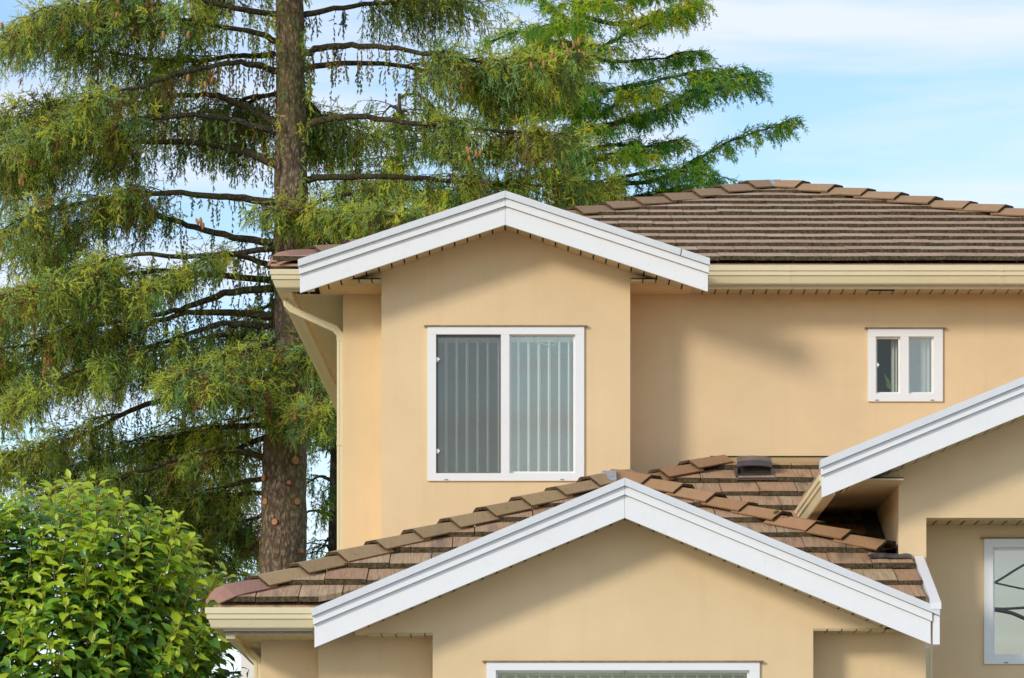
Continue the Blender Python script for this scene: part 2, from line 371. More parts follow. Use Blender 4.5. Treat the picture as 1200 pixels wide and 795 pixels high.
# wing wall
mb = MB()
WS = EYE + 3.493                        # wing eave soffit
WR = EYE + 3.231                        # recess soffit
xw0, xw1, xwr = X_(1053, WWALL), X_(1085.5, WWALL), 7.8
wz = lambda px: Z_(584 + 4 - .41 * (px - 962), WWALL)
pa = 5.5; pax = CX + pa * F / WWALL
wall_panel(mb, [(xw0, WS), (pa, WS), (pa, wz(pax)), (xw0, wz(1053))], [], WWALL, .2)
mb.prism([(xw0 - .66, WS + .002), (xw0 - .002, WS + .002), (xw0 - .002, wz(1050))], WWALL, WWALL + .05)
wall_panel(mb, [(pa, WS), (xwr, WS), (xwr, wz(1053)), (pa, wz(pax))], [], WWALL, .2)
wall_panel(mb, [(xw0, WR), (xwr, WR), (xwr, WS), (xw0, WS)], [], WWALL, .2)
wall_panel(mb, [(xw0, EYE + 2.865), (xw1, EYE + 2.865), (xw1, WR), (xw0, WR)], [], WWALL, .2)
mb.box(xw0 + .152, xw1, WWALL + .2, WREC, EYE + 2.5, WR)
mb.box(xw0, xw0 + .15, WWALL + .2, YW, EYE + 2.3, WS)     # return wall over the lower roof
mb.build('wing_wall', STUCCO, HOUSE)
mb = MB()
rwh = (X_(1157, WREC), X_(1156, WREC) + 1.5, Z_(775, WREC), Z_(636, WREC))
wall_panel(mb, [(xw0 + .1, GZ), (xwr, GZ), (xwr, WR + .1), (xw0 + .1, WR + .1)], [rwh], WREC, .2)
mb.build('wing_recess_wall', STUCCO, HOUSE)

# ---- fascias: three layers on each rake
def rake(parent, p_end, p_ap, layers, Y0, mirror_x=None):
    """p_end, p_ap pixel points of the top line; layers = (name, top offset, bottom offset, proud, end shift, mat)"""
    for nm, t, b, proud, sh, mt in layers:
        Yf = Y0 - proud; sg = 1 if p_end[0] < p_ap[0] else -1
        sl = (p_end[1] - p_ap[1]) / abs(p_end[0] - p_ap[0])
        ex = p_end[0] + sg * sh; ey = p_ap[1] + sl * abs(p_ap[0] - ex); axx = p_ap[0] - sg * .15
        pts = [(ex, ey + t), (axx, p_ap[1] + t), (axx, p_ap[1] + b), (ex, ey + b)]
        m_ = MB(); m_.prism([(X_(x, Y0), Z_(y, Y0)) for x, y in pts], Yf, Y0 + .035 + (.06 if nm == 'rake_cap' else .0))
        m_.build(nm, mt, parent)
LAYU = [('rake_cap', 0, 8, .055, 0, CAPW), ('rake_trim', 8.3, 17, .028, 1.0, WHITE), ('fascia_board', 17.3, 38.5, 0, 2.0, WHITE)]
rake(HOUSE, (349.5, 305.5), (592, 225), LAYU, YG0); rake(HOUSE, (831.5, 304), (592, 225), LAYU, YG0)
LAYL = [('rake_cap', 0, 9, .055, 0, CAPW), ('rake_trim', 9.3, 19, .028, 1.0, WHITE), ('fascia_board', 19.3, 46, 0, 2.5, WHITE)]
rake(HOUSE, (366, 714), (732, 561), LAYL, LG)
LAYL2 = [(a, b, c, d, e + (1.0 if i == 0 else 8.5 if i == 1 else 8.5), f) for i, (a, b, c, d, e, f) in enumerate(LAYL)]
rake(HOUSE, (1101.5, 713.5), (732, 561), LAYL2, LG)
WAP = (1412, 540 - .41 * 451)
LAYW = [('rake_cap', 0, 9, .055, 0, CAPW), ('rake_trim', 9.3, 18, .028, 1.0, WHITE), ('fascia_board', 18.3, 44, 0, 2.0, WHITE)]
rake(HOUSE, (961, 540), WAP, LAYW, WGF); rake(HOUSE, (1863, 540), WAP, LAYW, WGF)
# right end of the lower gable: white end board and the rake trim running back up the roof edge
mb = MB(); xe = X_(1093.3, LG)
mb.box(xe, X_(1101, LG), LG - .012, LG + .5, Z_(755.5, LG), Z_(720.5, LG)); mb.build('fascia_board', WHITE, HOUSE)
mb = MB(); p1, h1, y1 = .4167, 2.43, 26.95
za = lambda Y: EYE + h1 + p1 * (Y - y1) + .075
xr0, xr1 = X_(1090.5, LG), X_(1102, LG)
yb_ = WWALL - .012
mb.loft([[(xr0, y, za(y) - dz), (xr1, y, za(y) - dz), (xr1, y, za(y) - dz - th), (xr0, y, za(y) - dz - th)] for y, dz, th in ((LG - .06, .0, .05), (yb_, 0, .05))])
mb.loft([[(xr1 - .012, y, za(y) - .04), (xr1 + .002, y, za(y) - .04), (xr1 + .002, y, za(y) - .2), (xr1 - .012, y, za(y) - .2)] for y in (LG + .1, yb_)])
mb.build('rake_trim', WHITE, HOUSE)

for px, ax_, ay_, sl, Y0 in ((798, 592, 225, .330, YG0),):
    y_ = ay_ + sl * abs(px - ax_); x0_ = X_(px, Y0); m_ = MB(); m_.prism([(x0_, Z_(y_ + .4, Y0)), (x0_ + .006, Z_(y_ + .6, Y0)), (x0_ - .004, Z_(y_ + 8, Y0)), (x0_ - .010, Z_(y_ + 8, Y0))], Y0 - .0575, Y0 - .05); m_.build('cap_joint', DARK, HOUSE)
# ---- roof decks under the gables (buried in the main slopes behind)
def gable_deck(name, e0, ap, e1, off, th, Y0, Y1, mt):
    m_ = MB(); P = lambda p, d: (X_(p[0], Y0), Z_(p[1] + d, Y0))
    for e in (e0, e1):
        poly = [P(e, off), P(ap, off), P(ap, off + th), P(e, off + th)]
        m_.prism(poly, Y0 + .04, Y1)
    return m_.build(name, mt, HOUSE)
gable_deck('gable_roof_deck', (372, 298), (592, 225), (811, 297), 3, 14, YG0, 32.5, TILE_U)
gable_deck('gable_roof_deck', (388, 704.8), (732, 561), (1076, 703), 4, 22, LG, 29.3, TILE_L)
gable_deck('wing_roof_deck', (968, 537.2), WAP, (1856, 537.2), 4, 24, WGF, YW, TILE_L)

# ---- soffits: boards with dark joints between them, joined per soffit
def rake_soffit(px0, px1, ax, ay, sl, Yw, Yf, pitch=.112):
    """sloping soffit between fascia and gable wall; height fixed by the wall-top line at Yw"""
    m_ = MB()
    for sg in (-1, 1):
        L = abs((px0 if sg < 0 else px1) - ax) * Yw / F; n_ = int(L / pitch)
        x_ap, z_ap = X_(ax, Yw), Z_(ay, Yw)
        for i in range(n_ + 1):
            a, b = i * pitch + .007, min((i + 1) * pitch - .007, L)
            if b <= a: continue
            A = lambda d, dz: (x_ap + sg * d, z_ap - sl * d + dz)
            m_.prism([A(a, .0), A(b, .0), A(b, .012), A(a, .012)], Yf, Yw + .0)
        A = lambda d, dz: (x_ap + sg * d, z_ap - sl * d + dz)
        m_.prism([A(0, .016), A(L, .016), A(L, .022), A(0, .022)], Yf, Yw + .05, 1)
    return m_.build('rake_soffit', [SOFF, DARK], HOUSE)
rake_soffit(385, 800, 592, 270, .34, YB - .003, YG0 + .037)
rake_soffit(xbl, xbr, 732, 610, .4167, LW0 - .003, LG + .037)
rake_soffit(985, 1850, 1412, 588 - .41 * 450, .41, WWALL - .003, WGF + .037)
def flat_soffit(x0, x1, y0, y1, z, along='Y', pitch=.115, name='eave_soffit', gap=.006):
    m_ = MB()
    if along == 'Y':
        a = x0
        while a < x1 - .01: m_.box(a, min(a + pitch - gap * 2, x1), y0, y1, z, z + .012); a += pitch
    else:
        a = y0
        while a < y1 - .01: m_.box(x0, x1, a, min(a + pitch - gap * 2, y1), z, z + .012); a += pitch
    m_.box(x0, x1, y0, y1, z + .016, z + .022, 1)
    return m_.build(name, [SOFF, DARK], HOUSE)
GFY = 30.95                              # main eave fascia plane
XFL = -2.03                              # left eave fascia (x) at the front; the side runs slightly inwards to the back
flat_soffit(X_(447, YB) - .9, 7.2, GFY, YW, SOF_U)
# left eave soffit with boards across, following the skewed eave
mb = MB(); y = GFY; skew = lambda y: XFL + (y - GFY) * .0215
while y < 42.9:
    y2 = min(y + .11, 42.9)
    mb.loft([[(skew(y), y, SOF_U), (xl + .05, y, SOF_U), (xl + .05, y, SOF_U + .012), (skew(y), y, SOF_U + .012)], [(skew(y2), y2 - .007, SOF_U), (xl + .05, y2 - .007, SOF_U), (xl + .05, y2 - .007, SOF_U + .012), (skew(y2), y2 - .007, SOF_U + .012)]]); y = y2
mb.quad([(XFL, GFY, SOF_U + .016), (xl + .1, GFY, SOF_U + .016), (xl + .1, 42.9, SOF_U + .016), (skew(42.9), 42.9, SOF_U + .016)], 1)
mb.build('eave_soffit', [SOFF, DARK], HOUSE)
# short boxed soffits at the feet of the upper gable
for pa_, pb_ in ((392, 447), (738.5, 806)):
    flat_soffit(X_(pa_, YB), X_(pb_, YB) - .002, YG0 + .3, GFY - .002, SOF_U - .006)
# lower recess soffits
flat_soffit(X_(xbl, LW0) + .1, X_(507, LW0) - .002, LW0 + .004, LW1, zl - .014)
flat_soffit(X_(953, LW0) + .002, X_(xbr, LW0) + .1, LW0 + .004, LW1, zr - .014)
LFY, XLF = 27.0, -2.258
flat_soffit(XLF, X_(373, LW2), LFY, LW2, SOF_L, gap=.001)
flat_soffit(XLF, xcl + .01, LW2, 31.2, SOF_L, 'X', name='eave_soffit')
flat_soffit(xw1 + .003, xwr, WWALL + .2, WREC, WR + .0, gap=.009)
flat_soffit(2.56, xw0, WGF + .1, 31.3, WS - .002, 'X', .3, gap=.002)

# ---- gutters (K profile: lip, step, step) with fascia boards behind
GPROF = [(0.0, -.01), (.005, 0), (.128, 0), (.130, -.006), (.130, -.046), (.118, -.053), (.118, -.086), (.104, -.094), (.086, -.150), (.078, -.158), (0.0, -.158)]
def gutter(path, name='gutter', prof=GPROF, parent=None, sc=1.0):
    """path: list of functions d -> (x, y, ztop)"""
    m_ = MB(); m_.loft([[(f(d * sc)[0], f(d * sc)[1], f(d * sc)[2] + z * sc) for d, z in prof] for f in path]); return m_.build(name, CREAM, HOUSE)
gzu = Z_(311.5, 30.84)
gutter([lambda d: (X_(829, 30.6), GFY - d, gzu), lambda d: (7.3, GFY - d, gzu)])
gzl = Z_(316, 30.84)
gutter([lambda d: (X_(356, 30.6), GFY - d, gzl), lambda d: (XFL - d, GFY - d, gzl), lambda d: (skew(42.9) - d, 42.9, gzl)])
mb = MB()
for xs_ in (2.45, 4.35, 5.9): mb.loft([[(x, GFY - d * 1.012 - .001, gzu + z - .002) for d, z in GPROF[1:]] for x in (xs_, xs_ + .035)])
o = mb.build('gutter_seams', CREAM, HOUSE); o['kind'] = 'stuff'
mb = MB(); mb.box(X_(826, 30.6), 7.3, GFY, GFY + .03, EYE + 5.628, gzu - .02); mb.build('eave_fascia', CREAMW, HOUSE)
mb = MB(); mb.box(XFL, X_(366, 30.6), GFY, GFY + .03, EYE + 5.607, gzl - .02)
mb.build('eave_fascia', CREAMW, HOUSE)
mb = MB()
mb.loft([[(skew(y) - 0., y, EYE + 5.60), (skew(y) + .05, y, EYE + 5.60), (skew(y) + .05, y, gzl - .02), (skew(y), y, gzl - .02)] for y in (GFY + .032, 42.9)])
mb.build('eave_fascia', CREAM, HOUSE)
gzL = Z_(712, 26.87)
gutter([lambda d: (X_(372, LFY), LFY - d, gzL), lambda d: (XLF - d, LFY - d, gzL), lambda d: (XLF - d + .07, 31.3, gzL)])
mb = MB(); mb.box(XLF + .02, X_(372, LFY), LFY, LFY + .03, Z_(742.5, LFY), gzL - .02); mb.build('eave_fascia', CREAMW, HOUSE)
mb = MB(); mb.box(XLF, XLF + .02, LFY, 31.2, Z_(742.5, LFY), gzL - .02); mb.box(XLF + .02, XLF + .09, LFY + .03, 31.2, SOF_L - .035, SOF_L - .002); mb.build('eave_fascia', CREAM, HOUSE)
# wing gutter running back along its left eave
gzw = Z_(557, WGF + .05); xwf = X_(961, WGF) + .125
gutter([lambda d: (xwf - d, WGF + .04, gzw), lambda d: (xwf - d, 30.35, gzw)], sc=1.0)
mb = MB(); mb.box(xwf, xwf + .03, WGF + .04, 31.3, WS - .03, gzw - .01); mb.build('eave_fascia', CREAMW, HOUSE)

# ---- tiled slopes
def slope_tiles(parent, region, plane, w, eY, Y0, rows, mats, seen, tilt=.044, bt=.042, name='roof_tile', jit=1.0):
    h0, yy0, p = plane; zf = lambda Y: EYE + h0 + p * (Y - yy0)
    if area(region) < 0: region = region[::-1]
    rest = MB(); nx0 = min(q[0] for q in region); nx1 = max(q[0] for q in region); cnt = 0
    for r in range(rows):
        yr = Y0 + r * eY; off = (r % 2) * w * .5 + random.uniform(-.02, .02)
        x = nx0 - w + off
        while x < nx1 + w:
            j = random.uniform(-.006, .006) * jit; g_ = .004 if jit > .5 else .0025
            poly = [(x + g_, yr + j), (x + w - g_, yr + j + random.uniform(-.004, .004)), (x + w - g_, yr + eY * 1.16), (x + g_, yr + eY * 1.16)]
            q = clip_poly(poly, region); x += w
            if len(q) < 3 or abs(area(q)) < .006: continue
            lj = random.uniform(-.004, .005) * jit; tw = random.uniform(-.006, .006) * jit
            top = lambda X, Y: zf(Y) + bt * 2 - tilt * (Y - yr) / eY + lj + tw * (X - x) / w
            m_ = MB(); n_ = len(q)
            T = [Vector((a, b, top(a, b))) for a, b in q]; B = [v - Vector((0, 0, bt)) for v in T]
            cen = sum(T, Vector()) / n_; vis = seen(px_of(cen))
            tgt = m_ if vis else rest
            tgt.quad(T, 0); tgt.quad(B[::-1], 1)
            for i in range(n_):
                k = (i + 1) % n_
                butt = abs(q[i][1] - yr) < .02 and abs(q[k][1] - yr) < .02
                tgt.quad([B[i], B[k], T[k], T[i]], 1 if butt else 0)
            if vis: m_.build(name, mats, parent, fix=False); cnt += 1
    if rest.v:
        o = rest.build(name, mats, parent, fix=False); o['kind'] = 'stuff'
    return cnt
def cap_tile(parent, P0, P1, mats, starter=False, wide=1.0, lift=(.150, .108), name='ridge_tile', mbx=None):
    t = (P1 - P0).normalized(); s_ = t.cross(Vector((0, 0, 1))).normalized(); n_ = s_.cross(t).normalized()
    if n_.z < 0: n_ = -n_
    sec = [(-.165, -.088), (-.060, -.006), (.060, -.006), (.165, -.088), (.150, -.100), (.052, -.028), (-.052, -.028), (-.150, -.100)]
    m_ = MB(); L = (P1 - P0).length; jt = random.uniform(-.008, .008); roll = random.uniform(-.04, .04)
    secs = []
    st = [(0, 1.0, lift[0]), (1, .90, lift[1])]
    if starter: st = [(-.05, .45, lift[0] - .085), (.02, .75, lift[0] - .045), (.16, .95, lift[0] - .015), (.35, 1.0, lift[0] - .01), (1, .92, lift[1])]
    for f, sc, lf in st:
        c = P0 + t * (L * f) + n_ * (lf + jt * .5)
        secs.append([c + s_ * (a * sc * wide) + n_ * (b * sc + roll * a) for a, b in sec])
    m_.loft(secs, 0, True, True, 0 if starter else 1)
    k = len(m_.f)
    return m_.build(name, mats, parent)
def cap_line(parent, A, B, n, mats, starter=None, skip=lambda i: False, over=1.22):
    d = (B - A) / n
    for i in range(n):
        if skip(i): continue
        P0 = A + d * i; P1 = P0 + d * over
        cap_tile(parent, P0, P1, starter if (starter and i == 0) else mats, bool(starter and i == 0))

def slab(name, polyXYZ, th, mt):
    m_ = MB(); top = [Vector(p) for p in polyXYZ]; bot = [p - Vector((0, 0, th)) for p in top]
    m_.quad(top); m_.quad(bot[::-1])
    for i in range(len(top)):
        k = (i + 1) % len(top); m_.quad([bot[i], bot[k], top[k], top[i]])
    return m_.build(name, mt, HOUSE)
# main roof
p2, h2, y2 = .344, 5.84, 30.9
zU = lambda Y: EYE + h2 + p2 * (Y - y2)
TL = Vector((-2.16, y2, zU(y2))); PK = Vector((2.69, y2 + 4.85, zU(y2 + 4.85))); TR = Vector((7.54, y2, zU(y2)))
RB = Vector((2.69, 38.8, PK.z)); BL = Vector((-1.92, 43.4, zU(y2))); BR = Vector((7.54, 43.4, zU(y2)))
MAINROOF = slab('main_roof', [TL, TR, PK], .02, TILE_U)
mb = MB(); mb.quad([TL, PK, RB, BL]); mb.quad([TR, BR, RB, PK]); mb.quad([BL, RB, BR]); mb.build('rear_roof_slope', TILE_U, HOUSE, fix=False)
def seen_u(p):
    px, py = p
    gab = 225 + .33 * abs(px - 592)
    return px < 1212 and (px > 832 or py < gab + 4) and px > 640
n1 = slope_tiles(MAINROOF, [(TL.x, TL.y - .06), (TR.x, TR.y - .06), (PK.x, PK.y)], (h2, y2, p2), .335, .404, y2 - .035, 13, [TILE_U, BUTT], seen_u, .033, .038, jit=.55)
cap_line(MAINROOF, TL + Vector((.05, .05, -.02)), PK, 16, [CAP_U, BUTT], [CAP_P, BUTT])
cap_line(MAINROOF, TR, PK, 16, [CAP_U, BUTT])
mb = MB(); q = PK + Vector((-.02, -.06, .085))     # silver saddle over the peak
mb.loft([[q + Vector((-.045 + .01 * k, y, z)) for y, z in ((-.16, -.08), (-.06, .012), (.06, .014), (.16, -.08))] + [q + Vector((.035 + .01 * k, y, z)) for y, z in ((.16, -.08), (.06, .014), (-.06, .010), (-.16, -.08))] for k in (0, 1)])
mb.build('ridge_flashing', LEAD, MAINROOF)
# lower roof: front slope, hips and the rear slope against the main wall
AL = Vector((-2.33, 26.95, EYE + h1)); Pt = 3.285
PP = Vector((AL.x + Pt, AL.y + Pt, EYE + h1 + p1 * Pt)); zF1 = lambda Y: EYE + h1 + p1 * (Y - y1)
XR = X_(1090, LG) - .01
hR = lambda X: PP.y - (X - PP.x)
AVX = X_(732, LG); AVY = 28.95; VLX, VRX = X_(372, LG), X_(1092, LG) - .02
regL = [(AL.x, AL.y), (VLX, AL.y), (AVX, AVY), (AVX, AL.y + AVX - AL.x)]
regR = [(AVX, AVY), (XR - .08, AL.y), (XR, AL.y), (XR, hR(XR)), (PP.x, PP.y), (AVX, AL.y + AVX - AL.x)]
LOWROOF = slab('front_roof', [(x, y, zF1(y)) for x, y in regL], .05, TILE_L)
slab('front_roof', [(x, y, zF1(y)) for x, y in regR], .05, TILE_L)
def seen_l(p):
    px, py = p
    return py < 561 + .4167 * abs(px - 732) + 5
regL[0] = (AL.x, AL.y - .06); regL[1] = (VLX - .02, AL.y - .06); regR[1] = (XR - .08, AL.y - .06); regR[2] = (XR, AL.y - .06)
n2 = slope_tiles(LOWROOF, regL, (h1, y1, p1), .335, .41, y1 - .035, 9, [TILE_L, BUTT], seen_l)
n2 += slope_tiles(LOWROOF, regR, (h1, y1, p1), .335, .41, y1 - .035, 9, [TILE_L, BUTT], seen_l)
hF2 = 4.075; zF2 = lambda Y: EYE + hF2 - p1 * (YW - Y)
vY = lambda X: YW - (hF2 - (PP.z - EYE) + p1 * (X - PP.x)) / p1
reg2 = [(1.0, vY(1.0) - .02), (xw0 + .1, vY(xw0 + .1)), (xw0 + .1, YW), (1.84, YW)]
REARROOF = slab('rear_roof', [(x, y, zF2(y)) for x, y in reg2], .05, TILE_L)
n3 = slope_tiles(REARROOF, reg2, (hF2 - p1 * (YW - 28.4), 28.4, p1), .335, .41, YW - .17 - .41 * 7, 8, [TILE_L, BUTT], lambda p: True)
rp = lambda X: PP.z - p1 * (X - PP.x)
mb = MB(); mb.quad([PP, (xw0 + .1, hR(xw0 + .1), rp(xw0 + .1)), (xw0 + .1, vY(xw0 + .1), rp(xw0 + .1)), (PP.x, vY(PP.x), PP.z)])
mb.quad([AL, PP, (PP.x, vY(PP.x), PP.z), (1.84, YW, zF2(YW)), (AL.x, YW, AL.z)])
mb.build('side_roof_slope', TILE_L, HOUSE, fix=False)
cap_line(LOWROOF, AL + Vector((.02, .02, 0)), PP, 11, [CAP_O, BUTT], [CAP_P, BUTT])
ue = 2.10
cap_line(LOWROOF, PP + Vector((ue, -ue, -p1 * ue)), PP, 8, [CAP_T, BUTT], over=1.25)
HB = Vector((1.86, YW - .02, zF2(YW) + .0)); HA = Vector((1.02, 30.62, zF2(30.62)))
cap_line(REARROOF, HA, HB, 3, [CAP_T, BUTT], over=1.2)
mb = MB(); q = PP + Vector((-.10, -.13, .065))
mb.loft([[q + Vector((x, y, z)) for y, z in ((-.15, -.06), (-.05, .02), (.07, .02), (.07, .0), (-.05, 0), (-.15, -.08))] for x in (-.07, .05)])
mb.build('ridge_flashing', LEAD, LOWROOF)
# ochre wall flashing along the top of the rear slope, with dark caulk line
mb = MB(); fy = YW - .03
mb.quad([(1.8, fy, Z_(546, YW)), (2.9, fy, Z_(546, YW)), (2.9, YW - .004, Z_(536, YW)), (1.8, YW - .004, Z_(536, YW))])
mb.box(1.8, 2.9, fy - .006, fy, Z_(549, YW), Z_(545.8, YW)); mb.build('wall_flashing', OCHRE, HOUSE, fix=False)
mb = MB(); mb.box(1.8, 2.9, YW - .008, YW + .01, Z_(536.3, YW), Z_(534.6, YW)); mb.build('caulk_line', DARK, HOUSE)
# roof vent
vy = 31.05; vc = Vector((X_(883, vy), vy, zF2(vy) + .06)); hw = 22 * vy / F
mb = MB()
arc = lambda y, z, w: [vc + Vector((w * math.sin(a), y, z + .035 * math.cos(a * .9))) for a in (-1.15, -.8, -.4, 0, .4, .8, 1.15)]
mb.loft([arc(.20, .150, hw * .98), arc(-.02, .120, hw), arc(-.13, .066, hw * 1.02)], 1, False, False)
mb.loft([arc(-.13, .066, hw * 1.02), arc(-.137, .020, hw * 1.03), arc(-.128, .012, hw * 1.02)], 0, False, False)
mb.box(vc.x - hw * .9, vc.x + hw * .9, vc.y - .07, vc.y + .2, vc.z - .06, vc.z + .055, 2)
for sx in (-1, 1): mb.box(vc.x + sx * hw * .92 - .006, vc.x + sx * hw * .92 + .006, vc.y - .10, vc.y + .2, vc.z - .06, vc.z + .04, 0)
mb.loft([[vc + Vector((x, y, p1 * y + dz)) for x, dz in ((-hw * 1.02, .018), (hw * 1.15, .018), (hw * 1.15, .008), (-hw * 1.02, .008))] for y in (-.24, .1)], 0)
mb.build('roof_vent', [VENT, VENTT, DARK], HOUSE, fix=False)
# dark step flashing where the wing return wall meets the lower roof
mb = MB(); yv = vY(xw0); ys_ = [WWALL + .02, yv, yv + .5, yv + 1.0, 29.95]; zs_ = [rp(xw0), rp(xw0), zF2(yv + .5), zF2(yv + 1.0), zF2(29.95)]
for (ya, z0_), (yb2_, z1_) in zip(zip(ys_, zs_), zip(ys_[1:], zs_[1:])):
    mb.quad([(xw0 - .008, ya, z0_ + .03), (xw0 - .008, yb2_, z1_ + .03), (xw0 - .008, yb2_, z1_ + .13), (xw0 - .008, ya, z0_ + .13)])
    mb.quad([(xw0 - .008, ya, z0_ + .10), (xw0 - .008, yb2_, z1_ + .10), (xw0 - .13, yb2_, z1_ + .085), (xw0 - .13, ya, z0_ + .085)])
mb.build('step_flashing', LEADD, HOUSE, fix=False)
mb = MB(); yy = WWALL - .02       # crumpled apron flashing under the wing wall
prev = []
for i in range(9):
    x = xw0 - .26 + i * .045; pr = [Vector((x, yy - .09 + random.uniform(-.03, .02), zF1(yy - .09) + .08 + random.uniform(0, .02))), Vector((x, yy, zF1(yy) + .10 + random.uniform(-.02, .02)))]
    if prev: mb.quad([prev[0], pr[0], pr[1], prev[1]])
    prev = pr
mb.build('apron_flashing', LEADD, HOUSE, fix=False)
mb = MB()
for i in range(26):            # moss lumps and leaf litter caught behind the gutter end
    c = Vector((random.uniform(2.2, 2.75), random.uniform(28.75, 29.1), 0)); c.z = max(rp(c.x), zF2(c.y)) + .09; r = random.uniform(.008, .028)
    mb.loft([[c + Vector((r * k * math.cos(a), r * k * math.sin(a), z * r)) for a in (0, 1.2, 2.4, 3.7, 5)] for k, z in ((1, 0), (.8, .7), (.2, 1))])
mo = mb.build('moss_litter', mat_simple('moss', (0.09, 0.085, 0.015), 0.95, 0.5, 40), HOUSE); mo['kind'] = 'stuff'

# ---- downspouts
def pipe(pts, w, d, name='downspout'):
    m_ = MB(); secs = []
    for i, p in enumerate(pts):
        a = (pts[i] - pts[i - 1]).normalized() if i else (pts[1] - pts[0]).normalized()
        b = (pts[i + 1] - pts[i]).normalized() if i < len(pts) - 1 else a
        t = (a + b).normalized(); y = Vector((0, 1, 0)); s_ = t.cross(y).normalized(); k = 1 / max(.6, math.cos(a.angle(b) / 2) if a.length and b.length else 1)
        secs.append([p + s_ * (x * w * k) + y * (q * d) for x, q in ((-.5, -.4), (-.38, -.5), (-.12, -.5), (-.08, -.44), (.08, -.44), (.12, -.5), (.38, -.5), (.5, -.4), (.5, .5), (-.5, .5))])
    m_.loft(secs); return m_.build(name, CREAM, HOUSE)
yd = 31.46
pipe([at(336.5, 345, yd), at(336.5, 357, yd), at(342, 363, yd), at(393, 386, yd), at(399, 393, yd), at(399, 400, yd), at(399, 800, yd)], .062, .055)
mb = MB()
for a, b, off in (((337, 362.5), (344, 358.2), 0), ((388, 390), (392, 381.5), 0)): pass
for yy_ in (397.5, 520.0): 
    c = at(399, yy_, yd); mb.box(c.x - .034, c.x + .034, yd - .031, yd + .03, c.z - .02, c.z + .02)
mb.build('downspout_strap', CREAM, HOUSE)
yd2 = 28.4
pipe([at(290, 752, yd2), at(290, 762, yd2), at(303, 776, yd2), at(303, 790, yd2), at(303, 960, yd2)], .075, .06)
yd3 = 27.75
pipe([at(1088, 742, yd3), at(1088, 800, yd3), at(1088, 990, yd3)], .06, .055)
# small dark fitting under the main gutter
mb = MB(); c = at(1036, 339, GFY); mb.box(c.x - .11, c.x + .11, GFY + .06, GFY + .2, SOF_U - .018, SOF_U - .001); mb.build('soffit_vent', DARK, HOUSE)

# ---- windows
def window(px0, px1, py0, py1, Y, panes, glass, proud=.022, depth=.10, fw=None):
    """panes: list of (px0, px1, py0, py1, screened)"""
    m_ = MB(); x0, x1, z0, z1 = hole(px0, px1, py0, py1, Y); yf = Y - proud; yb = Y + depth
    xs = [x0] + [X_(v, Y) for p in panes for v in p[:2]] + [x1]
    pz0 = Z_(panes[0][3], Y); pz1 = Z_(panes[0][2], Y)
    m_.box(x0, x1, yf, yb, z0, pz0 - .0005); m_.box(x0, x1, yf, yb, pz1 + .0005, z1)
    for a, b in zip(xs[::2], xs[1::2]): m_.box(a, b, yf + .0005, yb, pz0, pz1)
    fr = m_.build('window', VINYL, HOUSE)
    s_ = MB(); s_.box(x0 - .03, x1 + .03, yf - .012, Y + .004, z1, z1 + .012); s_.build('drip_strip', BRASS, fr)
    for p in panes:
        a, b, c, d = hole(*p[:4], Y)
        ring = MB(); w = .016; yr0, yr1 = Y + .018, Y + .05
        ring.box(a, b, yr0, yr1, c, c + w); ring.box(a, b, yr0, yr1, d - w, d); ring.box(a, a + w, yr0, yr1, c + w, d - w); ring.box(b - w, b, yr0, yr1, c + w, d - w)
        ring.build('sash', VINYL if not p[4] else mat_grey, fr)
        gl = MB(); gl.box(a, b, Y + .034, Y + .040, c, d); gl.build('pane', GLASSD if p[4] is None else glass, fr)
        if p[4]: sc = MB(); sc.quad([(a, Y + .012, c), (b, Y + .012, c), (b, Y + .012, d), (a, Y + .012, d)]); sc.build('insect_screen', SCREEN, fr)
    wp = MB()
    for fx in (.12, .86):
        xx = x0 + (x1 - x0) * fx; wp.box(xx - .016, xx + .016, yf - .004, yf, z0 + .006, z0 + .016)
    wp.build('weep_cover', mat_grey, fr)
    # the room behind
    rm = MB(); a, b, c, d = x0 - .12, x1 + .12, z0 - .3, z1 + .1; ya, yb2 = Y + .24, Y + 2.4
    rm.quad([(a, yb2, c), (b, yb2, c), (b, yb2, d), (a, yb2, d)]); rm.quad([(a, ya, c), (a, yb2, c), (a, yb2, d), (a, ya, d)]); rm.quad([(b, yb2, c), (b, ya, c), (b, ya, d), (b, yb2, d)])
    rm.quad([(a, ya, c), (b, ya, c), (b, yb2, c), (a, yb2, c)]); rm.quad([(a, ya, d), (a, yb2, d), (b, yb2, d), (b, ya, d)])
    rm.build('room', ROOM, fr, fix=False)
    return fr
mat_grey = mat_simple('grey_vinyl', (0.30, 0.30, 0.29), 0.5, 0.1)
def blinds(fr, xs, z0, z1, Y, ang=82, w=.085):
    for x in xs:
        m_ = MB(); a = R(ang + random.uniform(-3, 3)); dx, dy = math.cos(a) * w / 2, math.sin(a) * w / 2
        m_.loft([[(x - dx, Y - dy, z), (x, Y - .004, z), (x + dx, Y + dy, z), (x + dx + .012, Y + dy, z), (x + .012, Y - .004, z), (x - dx + .012, Y - dy, z)] for z in (z0, z1)])
        m_.build('blind_slat', SLAT, fr)
def latch(fr, px, py, Y):
    m_ = MB(); c = at(px, py, Y); m_.box(c.x - .012, c.x + .012, Y - .004, Y + .02, c.z - .02, c.z + .02); m_.box(c.x - .006, c.x + .02, Y - .012, Y - .004, c.z - .008, c.z + .008); m_.build('latch', VINYL, fr)
W1 = window(501, 684.5, 383.5, 564, YB, [(511, 587, 392.5, 555, True), (597, 674, 391.5, 554.5, False)], GLASS)
YS = YB + .13
blinds(W1, [X_(p, YB) for p in (522, 534.5, 546.5, 559, 571, 583.5)] + [X_(p, YB) for p in (607, 619, 631, 643, 655, 666.5)], Z_(566, YS), Z_(394, YS), YS)
